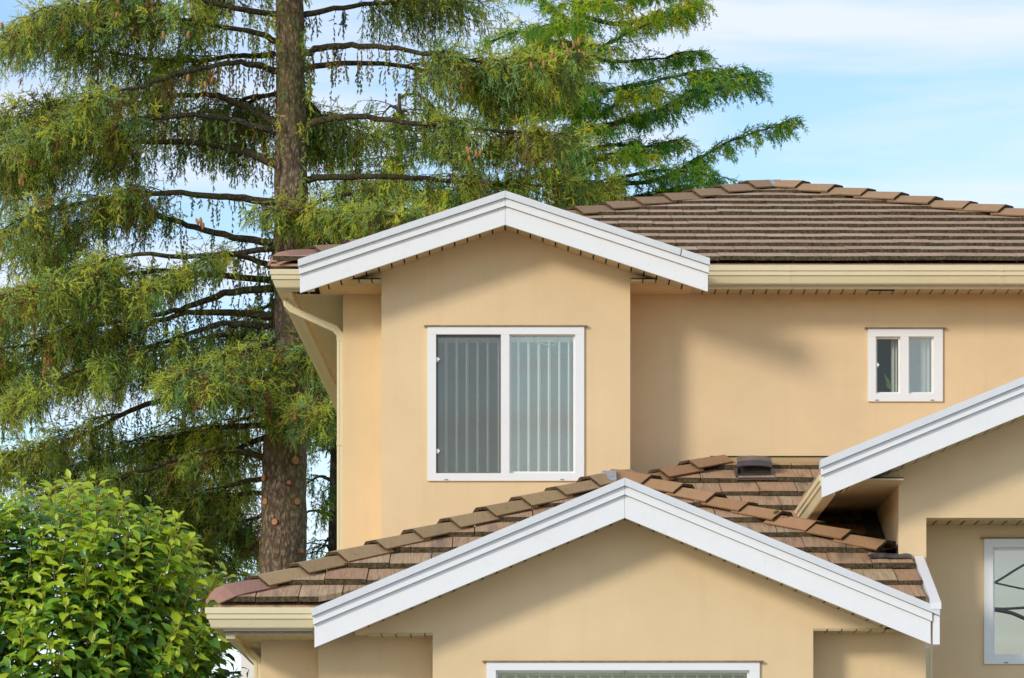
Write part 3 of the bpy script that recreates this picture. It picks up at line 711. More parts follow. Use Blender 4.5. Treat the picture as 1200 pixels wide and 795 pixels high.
mb = MB(); mb.box(X_(505, YB), X_(680, YB), YS - .02, YS + .03, Z_(401, YS), Z_(388, YS)); mb.build('headrail', SLAT, W1)
latch(W1, 512.5, 421.5, YB); latch(W1, 512.8, 529, YB)
# loop of tube inside the right pane, standing in for a reflected cable
mb = MB(); cp = [at(*p, YB + .05) for p in ((629, 392), (624, 398), (628, 402), (636, 403), (643, 406), (651, 404), (655, 398), (653, 393))]
mb.tube(cp, [.006] * len(cp), 5); mb.build('reflected_cable_loop', mat_grey, W1)
W2 = window(1017, 1104.5, 386, 471, YW, [(1026, 1055, 395, 461.5, None), (1064.5, 1094, 394.5, 461.5, False)], GLASS)
latch(W2, 1027.5, 428, YW)
def curtain(fr, x0, x1, z0, z1, Y, folds):
    m_ = MB(); n_ = folds * 8; row = []
    for i in range(n_ + 1):
        f = i / n_; row.append((x0 + (x1 - x0) * f, Y + .018 * math.sin(f * folds * 2 * math.pi)))
    for (a, ya), (b, yb_2) in zip(row, row[1:]): m_.quad([(a, ya, z0), (b, yb_2, z0), (b, yb_2, z1), (a, ya, z1)])
    m_.build('curtain', CURT, fr, smooth=True, fix=False)
curtain(W2, X_(1046, YW), X_(1053.5, YW), Z_(462, YW), Z_(394, YW), YW + .13, 2)
curtain(W2, X_(1081, YW), X_(1092, YW), Z_(462, YW), Z_(394, YW), YW + .13, 2)
mb = MB()
for i in range(9):
    b = at(1046, 458, YW + .15); t = b + Vector((random.uniform(-.09, .03), random.uniform(-.03, .03), random.uniform(.05, .19))); s_ = Vector((.012, 0, .008)); mid = (b + t) / 2
    mb.quad([b, mid + s_, t, mid - s_])
mb.build('houseplant', LEAFM, W2, fix=False)
W3 = window(1153, 1153 + 1.5 * F / WREC, 632, 778.5, WREC, [(1163.5, 1257, 642, 769, False), (1266, 1356, 642, 769, False)], GLASSR)
W4 = window(570, 890, 776.5, 965, LW0, [(581, 878, 786, 955, False)], GLASSW)
blinds(W4, [X_(p, LW0) for p in np.arange(590, 876, 14.2)], Z_(960, LW0 + .13), Z_(788, LW0 + .13), LW0 + .13, 79)
mb = MB(); mb.box(X_(575, LW0), X_(885, LW0), LW0 + .10, LW0 + .16, Z_(790, LW0), Z_(781, LW0)); mb.build('headrail', SLAT, W4)

# ------------------------------------------------------------------ neighbour's white wall seen under the lower gutter
NW = thing('white_outbuilding', 'white outbuilding wall showing in a sliver between shrub and lower gutter', 'building', (X_(300, 38), 39, GZ))
mb = MB(); mb.box(X_(282.5, 38), X_(282.5, 38) + 1.0, 38, 40, GZ, Z_(742, 38)); mb.build('wall', NWHITE, NW)
mb = MB(); mb.box(X_(282.5, 38) - .02, X_(282.5, 38) + 1.02, 37.96, 40.04, Z_(742, 38) + .001, Z_(738, 38)); mb.build('coping', NWHITE, NW)

# ------------------------------------------------------------------ conifers
def arr(v): return np.array(v, dtype=np.float64)
def unit(a): return a / np.maximum(np.linalg.norm(a, axis=-1, keepdims=True), 1e-9)
def catmull(P, n):
    P = arr(P); out = []; m_ = len(P)
    for t in np.linspace(0, m_ - 1.0001, n):
        i = int(t); f = t - i
        p0, p1_, p2_, p3 = P[max(i - 1, 0)], P[i], P[min(i + 1, m_ - 1)], P[min(i + 2, m_ - 1)]
        out.append(.5 * ((2 * p1_) + (-p0 + p2_) * f + (2 * p0 - 5 * p1_ + 4 * p2_ - p3) * f * f + (-p0 + 3 * p1_ - 3 * p2_ + p3) * f ** 3))
    return arr(out)
class Crown:
    def __init__(s): s.O = []; s.D = []; s.L = []; s.C = []; s.S = []
    def branchlets(s, o, d, ln, palette, weights, M=4, bend=(.35, .95), sl=(.07, .15), spread=.75, sides=2):
        """hanging shoots: o start (B,3), d outward direction (B,3), ln length (B)"""
        B = len(o)
        if B == 0: return
        down = arr([0, 0, -1.0]); p = o.copy(); pts = [p]; ci = rng.choice(len(palette), B, p=weights); cv = rng.uniform(.7, 1.2, (B, 1))
        if rng.uniform() < .6: ci[:] = np.where(rng.uniform(size=B) < .7, ci[0], ci)
        for k in range(M):
            a = bend[0] + (bend[1] - bend[0]) * min(1, k / (M * .55))
            dd = unit(d * (1 - a) + down * a + rng.normal(0, .12, (B, 3)))
            p = p + dd * (ln / M)[:, None]; pts.append(p)
            cb = palette[ci] * cv * rng.uniform(.88, 1.12, (B, 1))
            for q in range(sides):
                r_ = rng.normal(0, 1, (B, 3)); r_[:, 2] -= .25
                sd_ = unit(dd * .9 + unit(r_) * spread)
                s.O.append(p); s.D.append(sd_); s.L.append(rng.uniform(*sl, B) * (1.1 - .5 * k / M)); s.C.append(cb)
            if k == M - 1: s.O.append(p); s.D.append(dd); s.L.append(rng.uniform(*sl, B)); s.C.append(cb)
        s.S.append(np.stack(pts, 1))
    def build(s, name, parent, K=14, nl=.026, nw=.0075, stem=None, stemw=.006):
        O, D, L, C = (np.concatenate(x) for x in (s.O, s.D, s.L, s.C)); N = len(O)
        a = unit(np.cross(D, arr([.3, .2, .93]) + rng.normal(0, .05, (N, 3)))); b = np.cross(D, a)
        t = (np.arange(K) + .5) / K
        ang = (np.arange(K) * 2.399)[None, :] + rng.uniform(0, 6.28, (N, 1))
        base = O[:, None, :] + D[:, None, :] * (L[:, None] * t[None, :])[:, :, None]
        rad = a[:, None, :] * np.cos(ang)[:, :, None] + b[:, None, :] * np.sin(ang)[:, :, None]
        nd = unit(rad * .8 + D[:, None, :] * .9)
        ll = nl * rng.uniform(.75, 1.2, (N, K, 1)); side = unit(np.cross(nd, rad + .01)) * nw * .5
        v = np.stack([base - side, base + side, base + nd * ll], 2).reshape(-1, 3)
        c = np.repeat(C, K * 3, 0)
        if s.S and stem is not None:
            vs = []
            for P in s.S:
                A = P[:, :-1].reshape(-1, 3); Bq = P[:, 1:].reshape(-1, 3); w_ = unit(np.cross(Bq - A, arr([0.2, 1, .1]))) * stemw
                vs.append(np.stack([A - w_, A + w_, Bq], 1).reshape(-1, 3))
            vs = np.concatenate(vs); v = np.concatenate([v, vs]); c = np.concatenate([c, np.tile(arr(stem), (len(vs), 1))])
        n_ = len(v); me = bpy.data.meshes.new(name)
        off = arr(WLOC[parent.name]); me.vertices.add(n_); me.vertices.foreach_set('co', (v - off).astype(np.float32).ravel())
        me.loops.add(n_); me.loops.foreach_set('vertex_index', np.arange(n_, dtype=np.int32))
        me.polygons.add(n_ // 3); me.polygons.foreach_set('loop_start', np.arange(0, n_, 3, dtype=np.int32))
        me.update(calc_edges=True)
        ca = me.color_attributes.new('Col', 'FLOAT_COLOR', 'POINT')
        ca.data.foreach_set('color', np.concatenate([c, np.ones((n_, 1))], 1).astype(np.float32).ravel())
        me.materials.append(NEEDLE); o = link(name, me, WLOC[parent.name], parent); o['kind'] = 'stuff'
        return n_ // 3
def trunk(parent, stations, Y, mt, zbot, lump=.03, name='trunk', sides=20):
    P = catmull([(px, py, w) for px, py, w in stations], 70); m_ = MB(); secs = []
    for px, py, w in P:
        c = at(px, py, Y); r = w / 2 * Y / F
        secs.append([c + Vector((math.cos(a), math.sin(a), 0)) * r * (1 + lump * math.sin(3 * a + c.z * 2.1) + random.uniform(-lump, lump)) for a in (2 * math.pi * k / sides for k in range(sides))])
    c0 = secs[-1]; cz = sum(c0, Vector()) / sides
    secs.append([Vector((cz.x + (p.x - cz.x) * 1.35, cz.y + (p.y - cz.y) * 1.35, zbot)) for p in c0])
    m_.loft(secs); return m_.build(name, mt, parent, smooth=True)
def limb_pts(pts, Y, dY, n=None):
    n = n or len(pts) * 4; m_ = len(pts)
    return catmull([tuple(at(px, py, Y + dY * (i / (m_ - 1)) ** 1.1)) for i, (px, py) in enumerate(pts)], n)
def limb_mesh(parent, P, r0, r1, mt=None, name='limb'):
    m_ = MB(); n_ = len(P); pts = [Vector(p + rng.normal(0, .008, 3)) for p in P]
    m_.tube(pts, [r0 + (r1 - r0) * (i / (n_ - 1)) ** .8 for i in range(n_)], 7); return m_.build(name, mt or LIMB, parent, smooth=True)
SP_PAL = arr([(0.371, 0.477, 0.104), (0.138, 0.225, 0.067), (0.549, 0.618, 0.110), (0.288, 0.477, 0.208), (0.632, 0.632, 0.098), (0.412, 0.267, 0.098), (0.302, 0.147, 0.060)])
SP_W = [.25, .28, .14, .11, .09, .08, .05]
LAT = []
def dress_limb(cr, P, lat_per_m, lat_len, hang, s0=.2, wisps=True, pal=SP_PAL, w=SP_W, store=LAT, per_lat=9, bend=(.35, .95), sl=(.07, .15), lift=.10, dens_tip=1.0, tuft=0, w_top=None):
    seg = np.linalg.norm(np.diff(P, axis=0), axis=1); Ln = seg.sum(); cum = np.concatenate([[0], np.cumsum(seg)]) / Ln
    nl_ = int(Ln * lat_per_m)
    for i in range(nl_):
        s_ = s0 + (1 - s0) * (rng.uniform() ** .75); k = min(np.searchsorted(cum, s_) - 1, len(P) - 2); k = max(k, 0)
        f = (s_ - cum[k]) / max(cum[k + 1] - cum[k], 1e-6); o = P[k] + (P[k + 1] - P[k]) * f; t = unit(P[k + 1] - P[k])
        perp = unit(np.cross(t, arr([0, 0, 1.0]))); sg = rng.choice([-1, 1])
        d = unit(perp * sg * rng.uniform(.45, 1) + t * rng.uniform(.25, .9) + arr([0, 0, lift]))
        prof = .45 + .75 * math.sin(min(1, s_ * 1.05) * math.pi * .62)
        if s_ > .85: prof *= .8
        LL = lat_len * prof * rng.uniform(.6, 1.2); n_ = 6; q = o.copy(); pts = [q]
        for j in range(n_):
            dd = unit(d + arr([0, 0, lift * .5 - .11 * j])); q = q + dd * LL / n_; pts.append(q)
        pts = arr(pts); store.append((pts, .011))
        nb = max(3, int(per_lat * prof * rng.uniform(.7, 1.25) * (dens_tip if s_ > .6 else 1)))
        ff = rng.uniform(0.05, 1, nb) * n_; ii = np.minimum(ff.astype(int), n_ - 1); oo = pts[ii] + (pts[ii + 1] - pts[ii]) * (ff - ii)[:, None]
        dv = unit(dd[None, :] * .9 + rng.normal(0, .5, (nb, 3)) * arr([1, 1, .5]))
        cr.branchlets(oo, dv, hang * rng.uniform(.5, 1.15, nb) * (.7 + .4 * prof), pal, w, bend=bend, sl=sl)
        if tuft:
            nt = int(nb * tuft); jj = rng.integers(1, n_ + 1, nt)
            cr.branchlets(pts[jj] + rng.normal(0, .03, (nt, 3)), unit(dd[None, :] + rng.normal(0, .6, (nt, 3)) + arr([0, 0, .25])), rng.uniform(.14, .34, nt), pal, w_top if w_top is not None else w, M=3, bend=(.0, .4), sl=(.10, .18), spread=.95)
    if wisps:      # thin strands hanging from the bare inner limb
        n_ = int(Ln * 14); ii = rng.integers(0, max(1, int(len(P) * .75)), n_); oo = P[ii] + rng.normal(0, .02, (n_, 3))
        cr.branchlets(oo, rng.normal(0, .4, (n_, 3)) * arr([1, 1, .2]), rng.uniform(.12, .5, n_), pal, w, M=6, bend=(.6, .99), sl=(.035, .07), sides=1)
def lat_mesh(parent, store, name='branchlets'):
    m_ = MB()
    for P, r in store: m_.tube([Vector(p) for p in P], [r * (1 - .7 * i / (len(P) - 1)) for i in range(len(P))], 3)
    store.clear()
    if m_.v: o = m_.build(name, LIMB, parent, fix=False); o['kind'] = 'stuff'

YT = 46.0
SPRUCE = thing('spruce_tree', 'tall old spruce with drooping brown-green boughs standing left behind the house', 'tree', (X_(332, YT), YT, GZ))
trunk(SPRUCE, lump=.05, stations=[(341, -420, 14), (341, -200, 24), (340, 0, 32), (340, 100, 34), (341, 200, 38), (343, 300, 43), (343, 380, 47), (338, 470, 50), (333, 560, 52), (331, 640, 54), (330, 740, 57), (330, 900, 62)], Y=YT, mt=BARK, zbot=GZ)
cr = Crown()
LIMBS = [  # pixel polylines from the trunk outward, drift in depth, base width px, laterals per m, lateral length, hang, start
 ([(330, 55), (312, 42), (290, 36), (250, 30), (200, 22), (150, 25), (100, 40)], -.8, 9, 7, .75, .50, .25),
 ([(321, 64), (303, 65), (270, 66), (230, 72), (180, 70), (120, 60), (70, 60), (50, 45)], .9, 8, 7, .8, .5, .3),
 ([(324, 84), (300, 76), (265, 74), (220, 84), (170, 100), (120, 112), (80, 130)], -1.5, 9, 7, .8, .45, .35),
 ([(333, 151), (303, 133), (278, 121), (248, 112), (205, 112), (150, 122), (90, 128), (30, 140), (5, 150)], .6, 10, 7, .85, .5, .42),
 ([(326, 156), (297, 147), (260, 139), (225, 135), (180, 140), (130, 150), (70, 160), (20, 175)], -1.2, 9, 7, .8, .5, .42),
 ([(330, 196), (300, 183), (260, 172), (215, 166), (160, 168), (110, 178), (60, 192), (20, 205)], .3, 12, 7, .85, .5, .45),
 ([(325, 239), (281, 232), (239, 229), (184, 226), (140, 232), (100, 236), (60, 248), (20, 262)], -1.0, 10, 7, .8, .55, .40),
 ([(326, 286), (280, 279), (230, 267), (193, 255), (160, 254), (120, 262), (70, 280), (40, 300)], .8, 10, 6, .75, .5, .42),
 ([(324, 316), (291, 303), (265, 298), (238, 305), (205, 322), (170, 338), (130, 348)], -1.4, 8, 9, .6, .35, .2),
 ([(322, 338), (268, 343), (230, 357), (190, 368), (140, 376), (80, 392), (30, 405), (-20, 410)], -.6, 10, 7, .85, .5, .4),
 ([(324, 371), (293, 368), (255, 366), (215, 368), (160, 386), (100, 408), (40, 430), (-10, 440)], .7, 11, 7, .85, .5, .42),
 ([(322, 383), (286, 380), (255, 381), (225, 390), (190, 402), (140, 418), (80, 440), (20, 465)], -1.6, 9, 6, .8, .5, .4),
 ([(320, 397), (280, 394), (240, 396), (200, 412), (160, 425), (110, 440)], 1.3, 7, 6, .7, .45, .4),
 ([(330, 470), (275, 467), (225, 467), (190, 470), (150, 482), (121, 498), (88, 513), (40, 532), (-20, 545)], .5, 11, 6, .8, .5, .5),
 ([(325, 500), (270, 500), (219, 508), (180, 518), (150, 532), (110, 548), (60, 560)], 1.5, 8, 6, .8, .45, .2),
 ([(322, 540), (270, 528), (220, 535), (170, 552), (120, 566), (60, 580)], -.9, 9, 6, .8, .45, .3),
 ([(325, 560), (280, 566), (235, 590), (215, 640), (205, 670)], 1.2, 7, 7, .6, .35, .15),
 ([(335, 330), (250, 322), (180, 318), (110, 330), (40, 350), (-20, 365)], 1.7, 9, 8, .9, .55, .4),
 ([(335, 290), (240, 300), (150, 300), (70, 330), (0, 350)], -2.0, 8, 7, .8, .5, .6),
 ([(335, 20), (270, 8), (200, -5), (130, 0), (60, 15), (20, 40)], -1.4, 8, 7, .8, .5, .3),
 ([(322, 512), (290, 520), (250, 545), (200, 560), (150, 575), (120, 600)], 1.8, 8, 9, .8, .45, .1),
 ([(322, 580), (290, 578), (255, 590), (225, 615), (200, 650)], 1.6, 7, 10, .7, .4, .1),
 ([(322, 605), (300, 606), (275, 620), (255, 650)], 1.3, 6, 10, .6, .35, .1),
 ([(322, 485), (290, 490), (255, 505), (215, 530)], 1.9, 6, 10, .7, .4, .15),
 # right-hand limbs
 ([(352, 66), (372, 57), (411, 54), (457, 56), (502, 63), (560, 72), (620, 74), (675, 72)], -.8, 10, 8, .65, .55, .42),
 ([(352, 82), (399, 75), (466, 77), (520, 86), (575, 93), (620, 96)], .9, 8, 7, .7, .55, .35),
 ([(354, 150), (381, 140), (417, 137), (466, 142), (502, 147), (560, 152), (620, 156), (655, 160)], -.5, 10, 7, .65, .60, .40),
 ([(356, 211), (399, 207), (472, 208), (530, 213), (600, 218), (660, 217), (700, 214)], .4, 9, 6, .65, .55, .42),
 ([(356, 244), (378, 235), (405, 228), (440, 224)], .9, 7, 5, .4, .3, .5),
 ([(352, 18), (400, 10), (460, 2), (520, 4), (560, 14)], .6, 8, 5, .7, .55, .4),
 ([(335, 236), (310, 240), (320, 246), (380, 250), (440, 252), (500, 256)], -2.0, 6, 11, .5, .30, .1),
 ([(335, 470), (345, 474), (365, 476), (392, 482)], -1.6, 7, 16, .45, .40, .1),
 ([(350, 395), (372, 410), (395, 420)], -.8, 7, 10, .5, .45, .1),
 ([(345, 445), (370, 440), (400, 450)], 1.2, 6, 8, .5, .45, .1),
 ([(335, 395), (290, 410), (250, 425), (225, 440)], -2.2, 6, 12, .5, .35, .2),
 ([(335, 440), (300, 445), (270, 452), (235, 455)], -2.0, 6, 10, .45, .35, .2),
]
yy = -40
side = 1
while yy > -380:
    for sgn in (-1, 1):
        L = (262 + yy * .4) * random.uniform(.8, 1.1) * (1.0 if sgn < 0 else .85)
        LIMBS.append(([(341 + sgn * 10, yy), (341 + sgn * L * .35, yy - 12), (341 + sgn * L * .7, yy + 2), (341 + sgn * L, yy + 25)], random.uniform(-1.8, 1.8), 7, 4, .7, .5, .3))
    yy -= 48
for pts, dY, w0, lp, ll, hg, s0 in LIMBS:
    P = limb_pts(pts, YT, dY); limb_mesh(SPRUCE, P, w0 / 2 * YT / F, .012)
    dress_limb(cr, P, lp * .9, ll, hg * .92, max(.12, s0 - .08), tuft=1.1, per_lat=10, w_top=[.26, .06, .28, .20, .18, .01, .01], bend=(.15, .72), sl=(.10, .19))  # upper tufts drawn from paler colours, so lit tops are in the palette
for k in range(12):       # limbs growing away from and towards the road
    py = random.choice((-60, 30, 110, 180, 270, 350, 430)); b = arr(at(340, py, YT)); a = random.choice((1, 1, 1, -1)) * R(random.uniform(50, 130)); L = random.uniform(1.6, 2.8)
    P = catmull([b, b + arr([math.cos(a) * L * .4, math.sin(a) * L * .4, .12]), b + arr([math.cos(a) * L * .75, math.sin(a) * L * .75, .05]), b + arr([math.cos(a) * L, math.sin(a) * L, -.2])], 14)
    limb_mesh(SPRUCE, P, .04, .01); dress_limb(cr, P, 6, .6, .45, .45, tuft=.8)
tz = rng.uniform(-20, 330, 70); tx_ = np.where(rng.uniform(size=70) < .5, -1, 1) * rng.uniform(6, 19, 70)
to = arr([tuple(at(341 + x, y, YT - .22)) for x, y in zip(tx_, tz)])      # short shoots sprouting from the trunk itself
cr.branchlets(to, unit(np.stack([tx_ * .06, -np.ones(70), np.zeros(70)], 1) + rng.normal(0, .3, (70, 3))), rng.uniform(.12, .38, 70), SP_PAL, [.35, .2, .1, .05, .2, .1, .0], bend=(.35, .95), sl=(.07, .13))
n_sp = cr.build('crown', SPRUCE, 14, .025, .0135, stem=(.075, .05, .03)); lat_mesh(SPRUCE, LAT)
# cones hanging in bunches
cone_me = None
def cone_at(px, py, Y):
    global cone_me
    c = at(px, py, Y)
    if cone_me is None:
        m_ = MB(); m_.loft([[Vector((r * math.cos(a), r * math.sin(a), z)) for a in (2 * math.pi * k / 7 for k in range(7))] for r, z in ((.008, .0), (.019, -.02), (.022, -.05), (.018, -.085), (.006, -.11))])
        o = m_.build('cone', CONE, SPRUCE, smooth=True); cone_me = o.data; o.location = c - WLOC[SPRUCE.name]
    else: o = link('cone', cone_me, c, SPRUCE)
    o.rotation_euler = (random.uniform(-.35, .35), random.uniform(-.35, .35), 0); o.scale = (1, 1, random.uniform(.8, 1.15))
for bx, by, n_ in ((133, 18, 6), (70, 175, 7), (25, 193, 8), (22, 218, 3), (12, 45, 4), (670, 62, 7), (640, 76, 5), (625, 78, 3), (240, 100, 3), (52, 430, 3), (235, 268, 3), (205, 45, 2), (560, 185, 4)):
    for k in range(n_): cone_at(bx + random.gauss(0, 8), by + random.gauss(0, 5), YT - 1.2 + random.uniform(-.5, .3))
# pruned branch stubs on the lower trunk
for px, py, r in ((311, 560, 6.5), (313, 588, 6), (349, 588, 6), (324, 612, 5.5), (347, 540, 7), (305, 604, 4), (304, 636, 4), (354, 646, 4), (322, 645, 6), (340, 566, 4)):
    tx = (px - 333) / 27.0; tx = max(-.97, min(.97, tx)); rt = 26.5 * YT / F; n_ = Vector((tx, -math.sqrt(1 - tx * tx), 0.0)); cc = at(333, py, YT) + n_ * (rt * .92); c = Vector((cc.x, cc.y, Z_(py, cc.y)))
    s_ = n_.cross(Vector((0, 0, 1))); u = Vector((0, 0, 1)); rr = r * .7 * YT / F
    m_ = MB(); ring = lambda d, k: [c + n_ * d + (s_ * math.cos(a) + u * math.sin(a)) * rr * k for a in (2 * math.pi * i / 9 for i in range(9))]
    m_.loft([ring(-.05, 1.5), ring(.02, 1.25), ring(.05, 1.0)], 0, True, False); m_.quad(ring(.05, .98), 1 if px != 322 else 0); m_.build('pruned_stub', [BARK, CUTW], SPRUCE, fix=False)

# ---- feathery cedar to the right
YC = 53.0
CEDAR = thing('cedar_tree', 'feathery green cedar with upswept boughs, sunlit tips coloured yellow, rising behind the white upper gable', 'tree', (X_(676, YC), YC, GZ))
trunk(CEDAR, [(681, -420, 6), (680, -200, 10), (679, 0, 13), (677, 100, 14), (676, 220, 16), (675, 400, 26), (675, 800, 34)], YC, BARK2, GZ, sides=12)
CE_PAL = arr([(0.196, 0.439, 0.081), (0.115, 0.293, 0.092), (0.322, 0.561, 0.069), (0.660, 0.660, 0.046), (0.149, 0.354, 0.161), (0.506, 0.659, 0.057)]); CE_W = [.27, .15, .25, .12, .08, .13]
CY_W = [.16, .05, .24, .30, .03, .22]  # yellow-heavy mix: sunlight on the tips put into needle colour
CL = [
 ([(680, 83), (700, 62), (727, 44), (773, 22), (827, 2)], -.6, 1, 0), ([(683, 112), (727, 104), (760, 97), (805, 88), (850, 86)], .8, 0, 0),
 ([(676, 160), (727, 142), (773, 130), (823, 108), (885, 97)], -.9, 0, 0), ([(690, 150), (760, 135), (823, 100), (880, 88)], .7, 0, 0),
 ([(690, 218), (765, 212), (813, 190), (860, 163), (916, 148)], .3, 0, 0), ([(690, 225), (740, 205), (790, 200), (828, 206)], -.9, 0, 0),
 ([(690, 145), (712, 130), (735, 114), (772, 106)], -1.7, 1, 0), ([(680, 200), (705, 186), (725, 178), (745, 180)], -1.7, 1, 0),
 ([(677, 67), (650, 50), (607, 37), (577, 50)], -.7, 1, 0), ([(676, 70), (655, 58), (640, 56), (625, 62)], -1.6, 1, 0), ([(675, 33), (647, 10), (620, -10), (590, -20)], .4, 0, 0),
 ([(682, 20), (727, 28), (772, 20), (795, 18)], .6, 0, 0), ([(683, -5), (730, -20), (790, -30)], -.5, 0, 0), ([(683, 10), (720, 0), (760, -10), (775, -10)], 1.0, 0, 0),
 ([(675, 140), (650, 125), (628, 122), (605, 135)], -.9, 1, 0), ([(674, 172), (640, 165), (590, 172), (560, 180)], .6, 0, 0), ([(674, 210), (640, 205), (600, 215), (540, 225)], -.4, 0, 0),
 ([(674, 105), (640, 95), (600, 100), (570, 110)], .9, 0, 0), ([(680, 180), (715, 170), (765, 172), (790, 165)], .9, 0, 0),
 ([(676, 130), (665, 125), (655, 110)], -1.8, 0, 0), ([(682, 235), (740, 232), (800, 222), (830, 215)], .5, 0, 0), ([(674, 245), (620, 240), (560, 240), (500, 245)], .2, 0, 0),
 ([(680, 60), (715, 72), (760, 70), (800, 66)], 1.2, 0, 0)]
y = -40
while y > -380:
    for sg in (-1, 1): L = (150 + y * .33) * random.uniform(.8, 1.2); CL.append(([(679, y), (679 + sg * L * .5, y - 14), (679 + sg * L, y - 40)], random.uniform(-1.2, 1.2), 0, 0))
    y -= 36
for k in range(10): CL.append(([(677, 10 + k * 24), (677 + rng.uniform(-12, 12), 4 + k * 24), (677 + rng.uniform(-40, 40), 6 + k * 24)], -1.7, k % 3 == 0, 0))
cr = Crown()
for pts, dY, yel, _ in CL:
    P = limb_pts(pts, YC, dY); limb_mesh(CEDAR, P, .045, .008, BARK2)
    w = CY_W if yel else CE_W
    dress_limb(cr, P, 8.5, .46, .22, .06, False, CE_PAL, w, per_lat=8, bend=(.05, .55), sl=(.06, .12), lift=.14)
    seg = P[rng.integers(int(len(P) * .1), len(P), 55)]; tt = unit(P[-1] - P[0])
    cr.branchlets(seg, unit(tt * .9 + rng.normal(0, .4, (55, 3)) + arr([0, 0, .15])), rng.uniform(.18, .36, 55), CE_PAL, w, bend=(.0, .45), sl=(.06, .11))
n_ce = cr.build('crown', CEDAR, 9, .028, .012, stem=(.09, .08, .03)); lat_mesh(CEDAR, LAT)

# ---- looser conifers further back
def back_tree(name, label, px, ptop, Y, wpx, pal, w, n_limb, zlow=760, per=9, lat=6, ll=.8, group='conifers behind the house', move=None):
    T = thing(name, label, 'tree', (X_(px, Y), Y, GZ), group)
    trunk(T, [(px, ptop, 4), (px, (ptop + zlow) / 2, 14), (px, zlow, 26)], Y, BARK2, GZ, sides=10)
    c = Crown(); r_ = wpx * Y / F
    for i in range(n_limb):
        f = (i + .5) / n_limb; py = ptop + (zlow - ptop) * f; L = r_ * (.25 + .75 * f ** .8) * random.uniform(.75, 1.1); a = i * 2.4 + random.uniform(-.3, .3); b = arr(at(px, py, Y))
        P = catmull([b, b + arr([math.cos(a) * L * .5, math.sin(a) * L * .5, .10]), b + arr([math.cos(a) * L, math.sin(a) * L, -.05])], 9)
        limb_mesh(T, P, .035, .008, BARK2); dress_limb(c, P, lat, ll, .3, .1, False, pal, w, per_lat=per, bend=(.2, .8), sl=(.06, .13))
    k = c.build('crown', T, 11, .034, .011, stem=(.09, .07, .03)); lat_mesh(T, LAT)
    if move is not None: T.location.y = move
    return k
YL_PAL = arr([(0.227, 0.373, 0.049), (0.138, 0.276, 0.059), (0.389, 0.503, 0.042), (0.583, 0.616, 0.032), (0.089, 0.179, 0.056)])
n_b1 = back_tree('young_conifer', 'yellow-green conifer top showing between the spruce trunk and the upper gable', 468, 110, 58, 130, YL_PAL, [.28, .15, .27, .2, .1], 34, 520, per=12, lat=11)
n_b2 = back_tree('bushy_conifer', 'bright green conifer filling the gap between spruce trunk and downspout', 392, 430, 50, 75, YL_PAL, [.32, .3, .18, .08, .12], 26, 800, ll=.6)
n_b3 = back_tree('shade_toned_conifer', 'conifer with shade put into its dark greens, low behind the left shrub, left of the spruce trunk', 215, 480, 54, 125, SP_PAL, [.15, .55, .03, .22, .0, .03, .02], 30, 800)  # weights lean to dark green, putting lower-bough shade into colour


# ------------------------------------------------------------------ broadleaf shrub at the lower left
YS_ = 29.0
SHRUB = thing('broadleaf_shrub', 'large glossy broadleaf shrub with yellow-green young leaves, tops coloured as lit, lower left corner', 'shrub', (X_(85, YS_), YS_, GZ))
SC = at(52, 800, YS_); rx, ry, rz = 210 * YS_ / F, 1.0, 212 * YS_ / F
mb = MB()
for k in range(9):
    a = k * .7; b = Vector((SC.x + .1 * math.cos(a), SC.y + .1 * math.sin(a), GZ)); e = SC + Vector((rx * .55 * math.cos(a), ry * .55 * math.sin(a), rz * random.uniform(-.1, .55)))
    m_ = (b + e) / 2 + Vector((0, 0, .3)); P = catmull([tuple(b), tuple(m_), tuple(e)], 10); mb.tube([Vector(p) for p in P], [.05 * (1 - .75 * i / 9) for i in range(10)], 6)
mb.build('trunk', TWIGB, SHRUB, smooth=True)
def leaf_geo(variant):
    """blade along +X, length 1, normal +Z: folded along the midrib, tip drooping, margin slightly wavy"""
    st = [(0, .04), (.12, .2), (.3, .46), (.52, .5), (.75, .33), (.92, .1), (1, .012)]; v = []; f = []
    wv = (.02, .035, .015)[variant]; dr = (.22, .34, .15)[variant]
    for i, (x, w) in enumerate(st):
        z = .10 * math.sin(x * 2.2) - dr * x * x; k = wv * (1 if i % 2 else -1)
        w *= .95
        v += [(x, -w * .5, z + w * .14 + k), (x, 0, z - w * .02), (x, w * .5, z + w * .14 - k)]
    for i in range(len(st) - 1):
        a = i * 3; f += [(a, a + 3, a + 4, a + 1), (a + 1, a + 4, a + 5, a + 2)]
    return arr(v), f
LG3 = [leaf_geo(i) for i in range(3)]
leaves = []; shoots = MB()
rr = random.Random(5)
